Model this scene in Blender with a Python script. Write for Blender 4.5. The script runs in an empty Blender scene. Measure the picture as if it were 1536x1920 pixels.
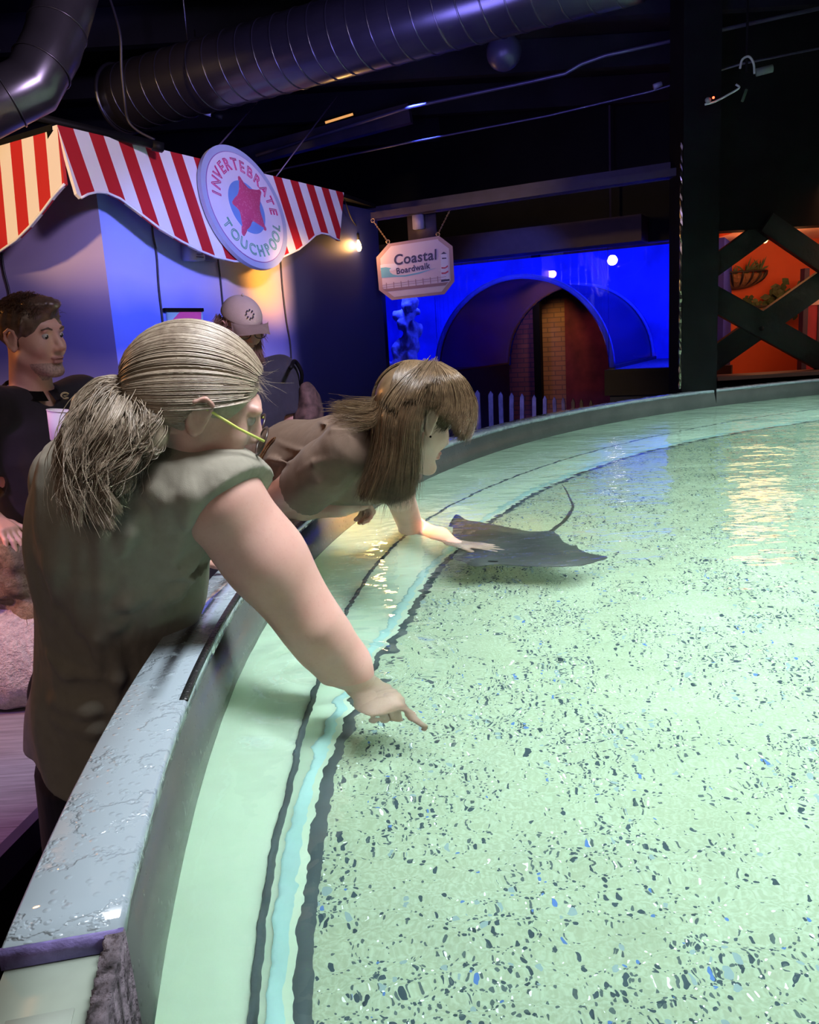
import bpy, bmesh, math, random
import numpy as np
from mathutils import Vector, Matrix
random.seed(7); rng = np.random.default_rng(7)
SC = bpy.context.scene
COL = SC.collection
PI = math.pi

# ------------------------------------------------------------------ camera
F_PX = 1560.0; PITCH = math.radians(11.605); ROLL = math.radians(3.4264); HC = 1.5
cam_d = bpy.data.cameras.new('camera'); cam = bpy.data.objects.new('camera', cam_d); COL.objects.link(cam)
cam_d.sensor_fit = 'VERTICAL'; cam_d.sensor_height = 36.0; cam_d.lens = 36.0*F_PX/1920.0
cam_d.clip_start = 0.05; cam_d.clip_end = 100
_right = Vector((1, 0, 0)); _up = Vector((0, math.sin(PITCH), math.cos(PITCH))); _fwd = Vector((0, math.cos(PITCH), -math.sin(PITCH)))
_cx = math.cos(ROLL)*_right - math.sin(ROLL)*_up      # picture right in the world
_cy = math.sin(ROLL)*_right + math.cos(ROLL)*_up     # picture up in the world
M = Matrix((( _cx.x, _cy.x, -_fwd.x, 0), (_cx.y, _cy.y, -_fwd.y, 0), (_cx.z, _cy.z, -_fwd.z, HC), (0, 0, 0, 1)))
cam.matrix_world = M
SC.camera = cam

# ------------------------------------------------------------------ exposure and world
SC.view_settings.view_transform = 'Standard'; SC.view_settings.look = 'None'
SC.view_settings.exposure = 0.0; SC.view_settings.gamma = 1.0; SC.view_settings.use_curve_mapping = False
W = bpy.data.worlds.new('world'); SC.world = W; W.use_nodes = True
W.node_tree.nodes['Background'].inputs[0].default_value = (0.25, 0.22, 0.5, 1)
W.node_tree.nodes['Background'].inputs[1].default_value = 0.006
try:
    SC.cycles.use_denoising = True
    SC.cycles.max_bounces = 12; SC.cycles.transmission_bounces = 10; SC.cycles.transparent_max_bounces = 16
    SC.cycles.caustics_refractive = True; SC.cycles.caustics_reflective = True
    SC.cycles.blur_glossy = 0.3; SC.cycles.sample_clamp_indirect = 80.0
except Exception:
    pass

# ------------------------------------------------------------------ lamps of the place and added lights
def aim(o, to):
    o.rotation_euler = (Vector(to)-o.location).to_track_quat('-Z', 'Y').to_euler()
def area(name, loc, to, power, col, sx, sy=None, spread=180):
    l = bpy.data.lights.new(name, 'AREA'); l.energy = power; l.color = col
    l.shape = 'RECTANGLE' if sy else 'DISK'; l.size = sx
    if sy: l.size_y = sy
    l.spread = math.radians(spread)
    o = bpy.data.objects.new(name, l); COL.objects.link(o); o.location = loc; aim(o, to); return o
def spot(name, loc, to, power, col, ang, blend=0.5, rad=0.06):
    l = bpy.data.lights.new(name, 'SPOT'); l.energy = power; l.color = col
    l.spot_size = math.radians(ang); l.spot_blend = blend; l.shadow_soft_size = rad
    o = bpy.data.objects.new(name, l); COL.objects.link(o); o.location = loc; aim(o, to); return o
def point(name, loc, power, col, rad=0.03):
    l = bpy.data.lights.new(name, 'POINT'); l.energy = power; l.color = col; l.shadow_soft_size = rad
    o = bpy.data.objects.new(name, l); COL.objects.link(o); o.location = loc; return o
# cool white floods over the pool
area('pool_flood_light', (1.0, 1.3, 3.95), (0.8, 1.9, 0.6), 108, (0.93, 0.95, 1.0), 1.3, 1.3, 80)
area('pool_flood_light', (2.4, 2.3, 3.95), (2.1, 2.7, 0.6), 95, (0.93, 0.96, 1.0), 1.8, 1.8, 80)
area('pool_flood_light', (4.5, 4.2, 3.95), (3.0, 4.3, 0.6), 240, (0.84, 0.97, 1.0), 2.0, 2.0, 75)
# violet and blue stage lamps on the kiosk wall and the men
spot('stage_lamp_blue', (0.6, 2.4, 2.75), (-1.35, 5.6, 1.75), 520, (0.16, 0.24, 1.0), 30, 0.8, 0.1)
spot('stage_lamp_violet', (0.8, 1.6, 3.0), (-1.3, 5.0, 1.9), 420, (0.75, 0.6, 1.0), 62, 0.7, 0.15)
spot('stage_lamp_pink', (-2.3, 0.7, 3.0), (-1.3, 2.35, 0.5), 200, (0.75, 0.35, 1.0), 40, 0.5, 0.1)
spot('stage_lamp_amber', (-2.8, 3.1, 2.5), (-1.2, 2.7, 1.1), 60, (1.0, 0.36, 0.08), 75, 0.5, 0.1)
spot('stage_lamp_amber', (-2.7, 1.5, 2.3), (-1.4, 2.45, 0.86), 200, (1.0, 0.42, 0.10), 26, 0.5, 0.08)
spot('stage_lamp_warm', (-3.4, 2.4, 2.9), (-2.0, 4.55, 2.62), 330, (1.0, 0.62, 0.25), 30, 0.5, 0.1)
spot('duct_lamp_violet', (-0.3, 3.9, 2.35), (-0.2, 4.9, 3.1), 110, (0.25, 0.22, 1.0), 100, 0.7, 0.25)
spot('duct_lamp_violet', (0.8, 3.4, 2.5), (0.6, 4.5, 3.1), 110, (0.25, 0.22, 1.0), 100, 0.7, 0.25)
o = area('added_amber_light', (0.25, 3.05, 3.7), (0.08, 2.9, 0.7), 32, (1.0, 0.40, 0.08), 0.22, 0.75, 12); o.rotation_euler.rotate_axis('Z', -0.45)  # added lamp; its warm patch stands in for orange reflections on the water

spot('wall_lamp_sunset', (0.15, 4.4, 1.95), (-0.80, 6.30, 1.98), 420, (1.0, 0.58, 0.20), 21, 0.9, 0.08)
area('warm_fill_light', (-1.2, -2.6, 3.3), (-0.7, 2.0, 1.0), 28, (1.0, 0.76, 0.62), 2.4)  # unseen fill added behind the camera to lift the dark shirt back
spot('arch_fill_blue', (0.2, 7.2, 3.4), (1.45, 9.7, 1.75), 260, (0.08, 0.13, 1.0), 34, 0.6, 0.08)  # added blue spot that brightens the front ring of the tunnel
# ------------------------------------------------------------------ pixel -> place helpers
_CAM = np.array([0, 0, HC]); _CX = np.array(_cx); _CY = np.array(_cy); _FW = np.array(_fwd)
ZW = 0.8757; ZRIM = 1.0; PC = np.array([5.1008, 1.6096]); RO, RI, RW = 5.568, 5.465, 5.455
ZF = ZW-0.30
def ray(x, y):
    d = (x-768)*_CX - (y-960)*_CY + F_PX*_FW
    return d/np.linalg.norm(d)
def atd(x, y, D):
    d = ray(x, y); return _CAM + d*D/(d@_FW)
def atz(x, y, z):
    d = ray(x, y); return _CAM + d*(z-HC)/d[2]
def onpl(x, y, P, n):
    d = ray(x, y); return _CAM + d*(((np.array(P)-_CAM)@np.array(n))/(d@np.array(n)))
def under(x, y, z):
    P = atz(x, y, ZW); d = ray(x, y); h = d[:2]/1.333; n = np.linalg.norm(h); t = h/math.sqrt(1-n*n)
    return np.array([P[0]+t[0]*(ZW-z), P[1]+t[1]*(ZW-z), z])
def px(n, D): return n*D/F_PX

# ------------------------------------------------------------------ materials
class NT:
    def __init__(s, name):
        s.m = bpy.data.materials.new(name); s.m.use_nodes = True; s.t = s.m.node_tree
        s.b = s.t.nodes['Principled BSDF']; s.out = s.t.nodes['Material Output']
    def n(s, typ, **kw):
        o = s.t.nodes.new(typ)
        for k, v in kw.items():
            if k.startswith('i_'):
                key = k[2:]; key = int(key) if key.isdigit() else key
                o.inputs[key].default_value = v
            else: setattr(o, k, v)
        return o
    def l(s, a, b): s.t.links.new(a, b)
    def coord(s, kind='Object'): return s.n('ShaderNodeTexCoord').outputs[kind]
    def math(s, op, a, b=None, clamp=False):
        o = s.n('ShaderNodeMath', operation=op, use_clamp=clamp)
        for i, v in enumerate((a, b)):
            if v is None: continue
            if isinstance(v, (int, float)): o.inputs[i].default_value = v
            else: s.l(v, o.inputs[i])
        return o.outputs[0]
    def ramp(s, fac, stops, interp='LINEAR'):
        o = s.n('ShaderNodeValToRGB'); o.color_ramp.interpolation = interp
        e = o.color_ramp.elements
        while len(e) < len(stops): e.new(0.5)
        for i, (p, c) in enumerate(stops):
            e[i].position = p; e[i].color = (*c, 1) if len(c) == 3 else c
        s.l(fac, o.inputs[0]); return o.outputs[0]
    def mix(s, fac, a, b, blend='MIX'):
        o = s.n('ShaderNodeMix', data_type='RGBA', blend_type=blend)
        for i, v in ((0, fac), (6, a), (7, b)):
            if isinstance(v, (int, float)): o.inputs[i].default_value = v
            elif isinstance(v, tuple): o.inputs[i].default_value = (*v, 1) if len(v) == 3 else v
            else: s.l(v, o.inputs[i])
        return o.outputs[2]
    def noise(s, scale, detail=3, rough=0.5, vec=None, dim='3D'):
        o = s.n('ShaderNodeTexNoise'); o.inputs['Scale'].default_value = scale; o.inputs['Detail'].default_value = detail
        o.inputs['Roughness'].default_value = rough
        s.l(vec if vec is not None else s.coord(), o.inputs['Vector']); return o.outputs[0]
    def mapping(s, vec, scale=(1, 1, 1), rot=(0, 0, 0), loc=(0, 0, 0)):
        o = s.n('ShaderNodeMapping'); o.inputs['Scale'].default_value = scale; o.inputs['Rotation'].default_value = rot
        o.inputs['Location'].default_value = loc; s.l(vec, o.inputs['Vector']); return o.outputs[0]
    def bump(s, h, strength=0.3, dist=0.01):
        o = s.n('ShaderNodeBump'); o.inputs['Strength'].default_value = strength; o.inputs['Distance'].default_value = dist
        s.l(h, o.inputs['Height']); s.l(o.outputs[0], s.b.inputs['Normal']); return o.outputs[0]
    def sep(s, vec):
        o = s.n('ShaderNodeSeparateXYZ'); s.l(vec, o.inputs[0]); return o.outputs
def mat(name, col, rough=0.6, metal=0.0, var=0.12, nscale=8.0, bump=0.0, bscale=40.0, emit=None, es=0.0, spec=None, sss=0.0, coat=0.0):
    t = NT(name); b = t.b
    b.inputs['Roughness'].default_value = rough; b.inputs['Metallic'].default_value = metal
    if var:
        f = t.noise(nscale, 4)
        lo = tuple(c*(1-var) for c in col); hi = tuple(min(1, c*(1+var)) for c in col)
        t.l(t.ramp(f, [(0.3, lo), (0.7, hi)]), b.inputs['Base Color'])
    else: b.inputs['Base Color'].default_value = (*col, 1)
    if bump: t.bump(t.noise(bscale, 4), bump, 0.01)
    if emit: b.inputs['Emission Color'].default_value = (*emit, 1); b.inputs['Emission Strength'].default_value = es
    if spec is not None: b.inputs['Specular IOR Level'].default_value = spec
    if sss: b.inputs['Subsurface Weight'].default_value = sss; b.inputs['Subsurface Radius'].default_value = (0.012, 0.005, 0.003)
    if coat: b.inputs['Coat Weight'].default_value = coat
    return t.m

# ------------------------------------------------------------------ object helpers
def obj(name, me, m=None, parent=None, smooth=True):
    if isinstance(me, bmesh.types.BMesh):
        bm = me; me = bpy.data.meshes.new(name); bm.normal_update(); bm.to_mesh(me); bm.free()
    me.name = name
    o = bpy.data.objects.new(name, me); COL.objects.link(o)
    if m is not None:
        for x in (m if isinstance(m, (list, tuple)) else [m]): me.materials.append(x)
    if smooth:
        for p in me.polygons: p.use_smooth = True
    if parent is not None: attach(o, parent)
    return o
def attach(o, parent):
    o.parent = parent
    bpy_m = Matrix.LocRotScale(parent.location, parent.rotation_euler, parent.scale)
    o.matrix_parent_inverse = bpy_m.inverted()
def thing(name, label, cat, loc=(0, 0, 0), group=None):
    o = bpy.data.objects.new(name, None); COL.objects.link(o); o.location = [float(v) for v in loc]; o.empty_display_size = 0.05
    return tag(o, label, cat, group)
def tag(o, label, cat, group=None, kind=None):
    o['label'] = label; o['category'] = cat
    if group: o['group'] = group
    if kind: o['kind'] = kind
    return o
def struct(name, me, m, label, cat, smooth=False):
    o = obj(name, me, m, None, smooth); o['kind'] = 'structure'; o['label'] = label; o['category'] = cat; return o
def mesh_from(v, f, name='m'):
    me = bpy.data.meshes.new(name); me.from_pydata([tuple(map(float, p)) for p in v], [], f); me.update(); return me
def add_box(bm, c, s, rot=None, bev=0.0):
    """box of size s centred at c, rot a 3x3 matrix or None"""
    r = bmesh.ops.create_cube(bm, size=1.0); vs = r['verts']
    mt = Matrix.Translation(Vector(c)) @ (rot.to_4x4() if rot is not None else Matrix.Identity(4)) @ Matrix.Diagonal((*s, 1))
    bmesh.ops.transform(bm, matrix=mt, verts=vs)
    if bev:
        es = list({e for v in vs for e in v.link_edges}); bmesh.ops.bevel(bm, geom=es, offset=bev, segments=2, affect='EDGES')
def frame(xdir, up=(0, 0, 1)):
    """3x3 matrix, columns: x along xdir, y = up x x, z"""
    x = Vector(xdir).normalized(); z = Vector(up); y = z.cross(x).normalized(); z = x.cross(y)
    return Matrix((x, y, z)).transposed()
def add_bar(bm, a, b, w, h, up=(0, 0, 1), bev=0.0):
    a = Vector(a); b = Vector(b); R = frame(b-a, up)
    add_box(bm, (a+b)/2, ((b-a).length, w, h), R, bev)
def add_prism(bm, pts, vec):
    """polygon pts (3D, planar) extruded by vec"""
    a = [bm.verts.new(Vector(p)) for p in pts]; b = [bm.verts.new(Vector(p)+Vector(vec)) for p in pts]
    n = len(a); bm.faces.new(a); bm.faces.new(b[::-1])
    for i in range(n): bm.faces.new((a[i], b[i], b[(i+1) % n], a[(i+1) % n]))
    bmesh.ops.recalc_face_normals(bm, faces=bm.faces[:])
def add_tube(bm, pts, r, seg=8, cap=True):
    pts = [Vector(p) for p in pts]; n = len(pts); rs = r if isinstance(r, (list, tuple)) else [r]*n
    t0 = (pts[1]-pts[0]).normalized(); ref = Vector((0, 0, 1)) if abs(t0.z) < 0.9 else Vector((1, 0, 0))
    u = t0.cross(ref).normalized(); rings = []
    for i in range(n):
        t = (pts[min(i+1, n-1)]-pts[max(i-1, 0)]).normalized()
        u = (u - t*u.dot(t)).normalized(); v = t.cross(u)
        rings.append([bm.verts.new(pts[i]+(u*math.cos(2*PI*k/seg)+v*math.sin(2*PI*k/seg))*rs[i]) for k in range(seg)])
    for i in range(n-1):
        for k in range(seg):
            bm.faces.new((rings[i][k], rings[i][(k+1) % seg], rings[i+1][(k+1) % seg], rings[i+1][k]))
    if cap: bm.faces.new(rings[0][::-1]); bm.faces.new(rings[-1])
def add_lathe(bm, prof, c, R=None, seg=24):
    """prof list of (r, z) turned about local z at c"""
    R = R.to_4x4() if R is not None else Matrix.Identity(4); T = Matrix.Translation(Vector(c)) @ R
    rings = [[bm.verts.new(T @ Vector((r*math.cos(2*PI*k/seg), r*math.sin(2*PI*k/seg), z))) for k in range(seg)] for r, z in prof]
    for i in range(len(prof)-1):
        for k in range(seg): bm.faces.new((rings[i][k], rings[i][(k+1) % seg], rings[i+1][(k+1) % seg], rings[i+1][k]))
    if prof[0][0] > 1e-4: bm.faces.new(rings[0][::-1])
    if prof[-1][0] > 1e-4: bm.faces.new(rings[-1])
    bmesh.ops.remove_doubles(bm, verts=[v for r in rings for v in r], dist=1e-6)
def add_ball(bm, c, r, R=None, seg=16):
    rr = (r, r, r) if isinstance(r, (int, float)) else r
    q = bmesh.ops.create_uvsphere(bm, u_segments=seg, v_segments=max(6, seg//2), radius=1.0)
    bmesh.ops.transform(bm, matrix=Matrix.Translation(Vector(c)) @ (R.to_4x4() if R is not None else Matrix.Identity(4)) @ Matrix.Diagonal((*rr, 1)), verts=q['verts'])
def smooth_curve(pts, n):
    """Catmull-Rom through pts, n samples"""
    P = np.array([np.asarray(p, float) for p in pts]); P = np.vstack([2*P[0]-P[1], P, 2*P[-1]-P[-2]]); k = len(P)-3
    out = []
    for t in np.linspace(0, k-1e-6, n):
        i = int(t); u = t-i; p0, p1, p2, p3 = P[i:i+4]
        out.append(0.5*((2*p1)+(-p0+p2)*u+(2*p0-5*p1+4*p2-p3)*u*u+(-p0+3*p1-3*p2+p3)*u**3))
    return np.array(out)
def text_mesh(s, size, m=None, outline=0.0, shear=0.0, extrude=0.0, spacing=1.0, align='CENTER', offset=0.0):
    c = bpy.data.curves.new('text', 'FONT'); c.body = s; c.size = size; c.align_x = align; c.shear = shear; c.space_character = spacing
    c.resolution_u = 6; c.offset = offset
    if outline: c.fill_mode = 'NONE'; c.bevel_depth = outline; c.bevel_resolution = 0
    else: c.extrude = extrude
    o = bpy.data.objects.new('text', c); COL.objects.link(o)
    dg = bpy.context.evaluated_depsgraph_get(); dg.update()
    me = bpy.data.meshes.new_from_object(o.evaluated_get(dg))
    bpy.data.objects.remove(o); bpy.data.curves.remove(c)
    return me
def xf_mesh(me, Mx): me.transform(Mx); return me
def join_meshes(mes, name='m'):
    bm = bmesh.new()
    for me in mes: bm.from_mesh(me)
    out = bpy.data.meshes.new(name); bm.to_mesh(out); bm.free(); return out

# ================================================================== THE SETTING
m_black = mat('black_paint', (0.004, 0.004, 0.005), 0.6, var=0.3, nscale=3, spec=0.15)
m_dark = mat('dark_plaster', (0.010, 0.009, 0.016), 0.8, var=0.3, nscale=2, spec=0.15)
m_beam = mat('dark_violet_painted_beam', (0.028, 0.022, 0.045), 0.5, var=0.2)
m_floor = None
def floor_mat():
    t = NT('dark_carpet'); f = t.noise(120, 3); g = t.noise(2, 3)
    t.l(t.mix(g, t.ramp(f, [(0.3, (0.035, 0.028, 0.05)), (0.7, (0.075, 0.06, 0.1))]), (0.04, 0.03, 0.05)), t.b.inputs['Base Color'])
    t.b.inputs['Roughness'].default_value = 0.9; t.bump(f, 0.4, 0.004); return t.m
bm = bmesh.new(); add_box(bm, (1, 5, -0.05), (16, 22, 0.1)); struct('floor', bm, floor_mat(), 'dark carpeted floor of the aquarium hall', 'floor')
bm = bmesh.new(); add_box(bm, (1, 5, 4.05), (16, 22, 0.1)); struct('ceiling', bm, m_dark, 'black open ceiling over the whole hall', 'ceiling')
bm = bmesh.new(); add_box(bm, (-4.95, 5, 2.0), (0.1, 22, 4.0)); struct('wall_left', bm, m_dark, 'dark side wall far to the left behind the kiosk', 'wall')
bm = bmesh.new(); add_box(bm, (9.05, 5, 2.0), (0.1, 22, 4.0)); struct('wall_right', bm, m_dark, 'dark side wall far to the right', 'wall')
bm = bmesh.new(); add_box(bm, (1, -4.05, 2.0), (16, 0.1, 4.0)); struct('wall_rear', bm, m_dark, 'dark wall behind the photographer', 'wall')
bm = bmesh.new(); add_box(bm, (1, 16.05, 2.0), (16, 0.1, 4.0)); struct('wall_back', bm, m_dark, 'dark wall at the far end of the hall', 'wall')

# ---- kiosk walls: blurred sunset mural, warm light painted into the right one
WA = np.array([-1.66, 4.99, 0.0])                 # convex corner
wdir = np.array([0.473, 0.881, 0.0]); wdir /= np.linalg.norm(wdir)
_pe = onpl(722, 640, WA, np.array([wdir[1], -wdir[0], 0])); WL = float(np.linalg.norm((_pe-WA)[:2]))
WB = WA + wdir*WL
ldir = np.array([-0.93, 0.37, 0.0]); ldir /= np.linalg.norm(ldir); WC = WA + ldir*2.6
def mural(name, bands, warm_glow=None, side=None):
    t = NT(name); c = t.coord('Object'); x, y, z = t.sep(c)
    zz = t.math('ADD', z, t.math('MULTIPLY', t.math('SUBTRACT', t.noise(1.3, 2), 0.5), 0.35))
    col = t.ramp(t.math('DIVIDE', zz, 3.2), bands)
    if warm_glow:
        sx, sz, rx, rz = warm_glow
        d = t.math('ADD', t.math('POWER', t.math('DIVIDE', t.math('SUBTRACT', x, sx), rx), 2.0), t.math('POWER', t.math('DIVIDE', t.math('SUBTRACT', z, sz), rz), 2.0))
        col = t.mix(t.math('POWER', 2.718, t.math('MULTIPLY', d, -1.0)), col, (1.0, 0.62, 0.22))  # warm light falling on the wall, painted into the mural colour
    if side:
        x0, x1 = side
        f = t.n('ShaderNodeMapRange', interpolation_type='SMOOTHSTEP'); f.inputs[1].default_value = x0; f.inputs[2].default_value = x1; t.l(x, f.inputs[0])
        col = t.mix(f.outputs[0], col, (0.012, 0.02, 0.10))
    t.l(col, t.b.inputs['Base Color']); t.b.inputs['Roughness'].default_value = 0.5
    return t.m
def kiosk_wall(name, A, d, L, m, label):
    R = Matrix((Vector(d), Vector((-d[1], d[0], 0)), Vector((0, 0, 1)))).transposed()
    bm = bmesh.new(); add_box(bm, (L/2, 0.05, 1.325), (L, 0.1, 2.65))
    o = struct(name, bm, m, label, 'wall'); o.location = A; o.rotation_euler = R.to_euler(); return o
SU = float(np.linalg.norm((onpl(482, 520, WA, np.array([wdir[1], -wdir[0], 0]))-WA)[:2]))
kiosk_wall('wall_kiosk', WA, wdir, WL, mural('mural_with_warm_light',
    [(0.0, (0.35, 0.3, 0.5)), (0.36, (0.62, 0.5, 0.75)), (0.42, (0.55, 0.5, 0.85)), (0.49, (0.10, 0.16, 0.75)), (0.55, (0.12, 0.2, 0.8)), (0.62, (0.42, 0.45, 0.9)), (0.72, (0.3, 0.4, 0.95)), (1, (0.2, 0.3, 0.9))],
    warm_glow=(SU, 1.98, 0.40, 0.36), side=(SU+0.22, SU+0.5)), 'long blue mural wall with warm light painted into it, right of the kiosk corner')
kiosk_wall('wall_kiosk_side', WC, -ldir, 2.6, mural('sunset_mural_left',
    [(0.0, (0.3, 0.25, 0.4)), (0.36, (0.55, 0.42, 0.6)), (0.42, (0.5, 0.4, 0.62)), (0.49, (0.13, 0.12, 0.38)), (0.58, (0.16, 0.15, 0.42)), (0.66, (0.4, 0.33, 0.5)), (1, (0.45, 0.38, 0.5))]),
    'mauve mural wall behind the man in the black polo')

# ================================================================== THE TOUCH POOL
A0, A1 = math.radians(190.0), math.radians(64.0)
def arc(R, n, a0=A0, a1=A1): return [(PC[0]+R*math.cos(a), PC[1]+R*math.sin(a)) for a in np.linspace(a0, a1, n)]
def arc_strip(bm, prof, n=160, a0=A0, a1=A1, closed=True, caps=True):
    """sweep a closed (R, z) profile along the arc"""
    rings = []
    for a in np.linspace(a0, a1, n):
        rings.append([bm.verts.new((PC[0]+R*math.cos(a), PC[1]+R*math.sin(a), z)) for R, z in prof])
    m = len(prof)
    for i in range(n-1):
        for k in range(m if closed else m-1):
            bm.faces.new((rings[i][k], rings[i+1][k], rings[i+1][(k+1) % m], rings[i][(k+1) % m]))
    if caps and closed: bm.faces.new(rings[0][::-1]); bm.faces.new(rings[-1])
    bmesh.ops.recalc_face_normals(bm, faces=bm.faces[:])
pool = thing('touch_pool', 'large round touch pool with a wet pale acrylic rim and lit water', 'touch pool', (PC[0], PC[1], 0))
def rim_mat():
    t = NT('wet_acrylic_rim'); c = t.coord('Object')
    geo = t.n('ShaderNodeNewGeometry'); x, y, z = t.sep(geo.outputs['Position'])
    dx = t.math('SUBTRACT', x, float(PC[0])); dy = t.math('SUBTRACT', y, float(PC[1]))
    rad = t.math('SQRT', t.math('ADD', t.math('MULTIPLY', dx, dx), t.math('MULTIPLY', dy, dy)))
    dark_reflection = t.ramp(t.math('MULTIPLY', t.math('ABSOLUTE', t.math('SUBTRACT', rad, (RO+RI)/2+0.004)), 10.0), [(0.03, (1, 1, 1)), (0.20, (0, 0, 0))])  # dark reflection painted into the base colour along the middle of the rim
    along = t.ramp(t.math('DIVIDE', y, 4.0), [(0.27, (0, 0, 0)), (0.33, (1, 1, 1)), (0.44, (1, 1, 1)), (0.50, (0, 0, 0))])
    breakup = t.ramp(t.noise(14, 5, 0.7, geo.outputs['Position']), [(0.30, (0, 0, 0)), (0.44, (1, 1, 1))])
    t.l(t.mix(t.math('MULTIPLY', t.math('MULTIPLY', dark_reflection, along), breakup), (0.33, 0.41, 0.46), (0.035, 0.04, 0.045)), t.b.inputs['Base Color'])
    # puddles and droplets: thresholded noise gives a raised film with a lip
    n1 = t.noise(9, 5, 0.6, c); film = t.ramp(n1, [(0.50, (0, 0, 0)), (0.525, (1, 1, 1))])
    drops = t.n('ShaderNodeTexVoronoi'); drops.inputs['Scale'].default_value = 70; t.l(c, drops.inputs['Vector'])
    dr = t.ramp(drops.outputs['Distance'], [(0.12, (1, 1, 1)), (0.3, (0, 0, 0))])
    h = t.math('ADD', t.math('MULTIPLY', film, 1.0), t.math('MULTIPLY', dr, 0.5))
    t.bump(h, 0.5, 0.004)
    t.l(t.ramp(n1, [(0.48, (0.28,)*3), (0.54, (0.04,)*3)]), t.b.inputs['Roughness'])
    t.b.inputs['Coat Weight'].default_value = 0.5; t.b.inputs['Coat Roughness'].default_value = 0.05
    return t.m
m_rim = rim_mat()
def wall_mat():
    t = NT('pale_green_fibreglass'); f = t.noise(5, 4)
    t.l(t.ramp(f, [(0.3, (0.075, 0.095, 0.085)), (0.7, (0.10, 0.12, 0.108))]), t.b.inputs['Base Color'])
    t.b.inputs['Roughness'].default_value = 0.25
    v = t.n('ShaderNodeTexVoronoi'); v.inputs['Scale'].default_value = 60; t.l(t.coord(), v.inputs['Vector'])
    t.bump(t.ramp(v.outputs['Distance'], [(0.08, (1, 1, 1)), (0.22, (0, 0, 0))]), 0.35, 0.003)
    return t.m
m_wall = wall_mat()
TH = 0.02
bm = bmesh.new(); b = 0.004
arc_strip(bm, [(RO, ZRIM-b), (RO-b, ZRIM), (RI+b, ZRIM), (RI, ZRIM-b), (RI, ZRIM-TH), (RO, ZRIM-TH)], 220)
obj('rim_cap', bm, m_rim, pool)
bm = bmesh.new(); arc_strip(bm, [(RI, ZRIM-TH), (RI+0.016, ZRIM-TH), (RI+0.016, 0.3), (RW-0.012, 0.3), (RW, ZW)], 200)
obj('inner_wall', bm, m_wall, pool)
bm = bmesh.new(); arc_strip(bm, [(RO-0.002, ZRIM-TH), (RO-0.016, ZRIM-TH), (RO-0.016, 0.0), (RO-0.002, 0.0)], 200)
obj('outer_wall', bm, mat('dark_tank_side', (0.05, 0.04, 0.09), 0.4), pool)
# purple cut edge at the near end of the rim, rough edge of the inner wall, and the filled channel behind
m_cut = mat('violet_cut_edge', (0.16, 0.13, 0.34), 0.6, var=0.4, nscale=40, bump=0.3, bscale=80)
m_rough = mat('rough_stone_edge', (0.10, 0.085, 0.10), 0.9, var=0.9, nscale=60, bump=1.0, bscale=90)
da = 0.004/RO
bm = bmesh.new(); arc_strip(bm, [(RO, ZRIM-0.001), (RI-0.002, ZRIM-0.001), (RI-0.002, ZRIM-TH), (RO, ZRIM-TH)], 2, A0+da, A0-da*0.2); obj('cut_edge', bm, m_cut, pool)
bm = bmesh.new(); arc_strip(bm, [(RI-0.003, ZRIM-0.001), (RI+0.013, ZRIM-0.003), (RI+0.016, ZRIM-0.06), (RI+0.016, 0.6), (RI-0.010, 0.6)], 40, A0+0.07, A0-da*0.2)
bmesh.ops.subdivide_edges(bm, edges=bm.edges[:], cuts=3, use_grid_fill=True)
for v in bm.verts: v.co += Vector((random.uniform(-1, 1), random.uniform(-1, 1), random.uniform(-1, 1)))*0.0013
obj('stone_edge', bm, m_rough, pool)
bm = bmesh.new(); arc_strip(bm, [(RI+0.012, ZRIM-0.021), (RO-0.002, ZRIM-0.021), (RO-0.004, 0.0), (RI+0.012, 0.0)], 12, A0+0.07, A0-0.002)
obj('lower_ledge', bm, mat('pale_green_filling', (0.30, 0.36, 0.30), 0.4, var=0.2, nscale=9), pool)
bm = bmesh.new(); arc_strip(bm, [(RI+0.030, ZRIM-0.022), (RO-0.020, ZRIM-0.022), (RO-0.020, ZRIM-0.019), (RI+0.030, ZRIM-0.019)], 12, A0+0.06, A0+0.012)
obj('inset_panel', bm, mat('pale_green_panel', (0.40, 0.47, 0.40), 0.3, var=0.1, nscale=9), pool)
# black rubber strip along the inner edge of the rim
def ang(x, y): q = atz(x, y, ZRIM); return math.atan2(q[1]-PC[1], q[0]-PC[0]) % (2*PI)
m_rub = mat('black_rubber', (0.015, 0.017, 0.018), 0.25, var=0.2, bump=0.6, bscale=160)
for (p, q) in (((347, 1312), (452, 1112)), ((518, 1028), (592, 958))):
    bm = bmesh.new(); arc_strip(bm, [(RI+0.001, ZRIM+0.0025), (RI+0.011, ZRIM+0.0025), (RI+0.012, ZRIM-0.002), (RI-0.001, ZRIM-0.003)], 60, ang(*p), ang(*q)); obj('rubber_strip', bm, m_rub, pool)
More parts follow.
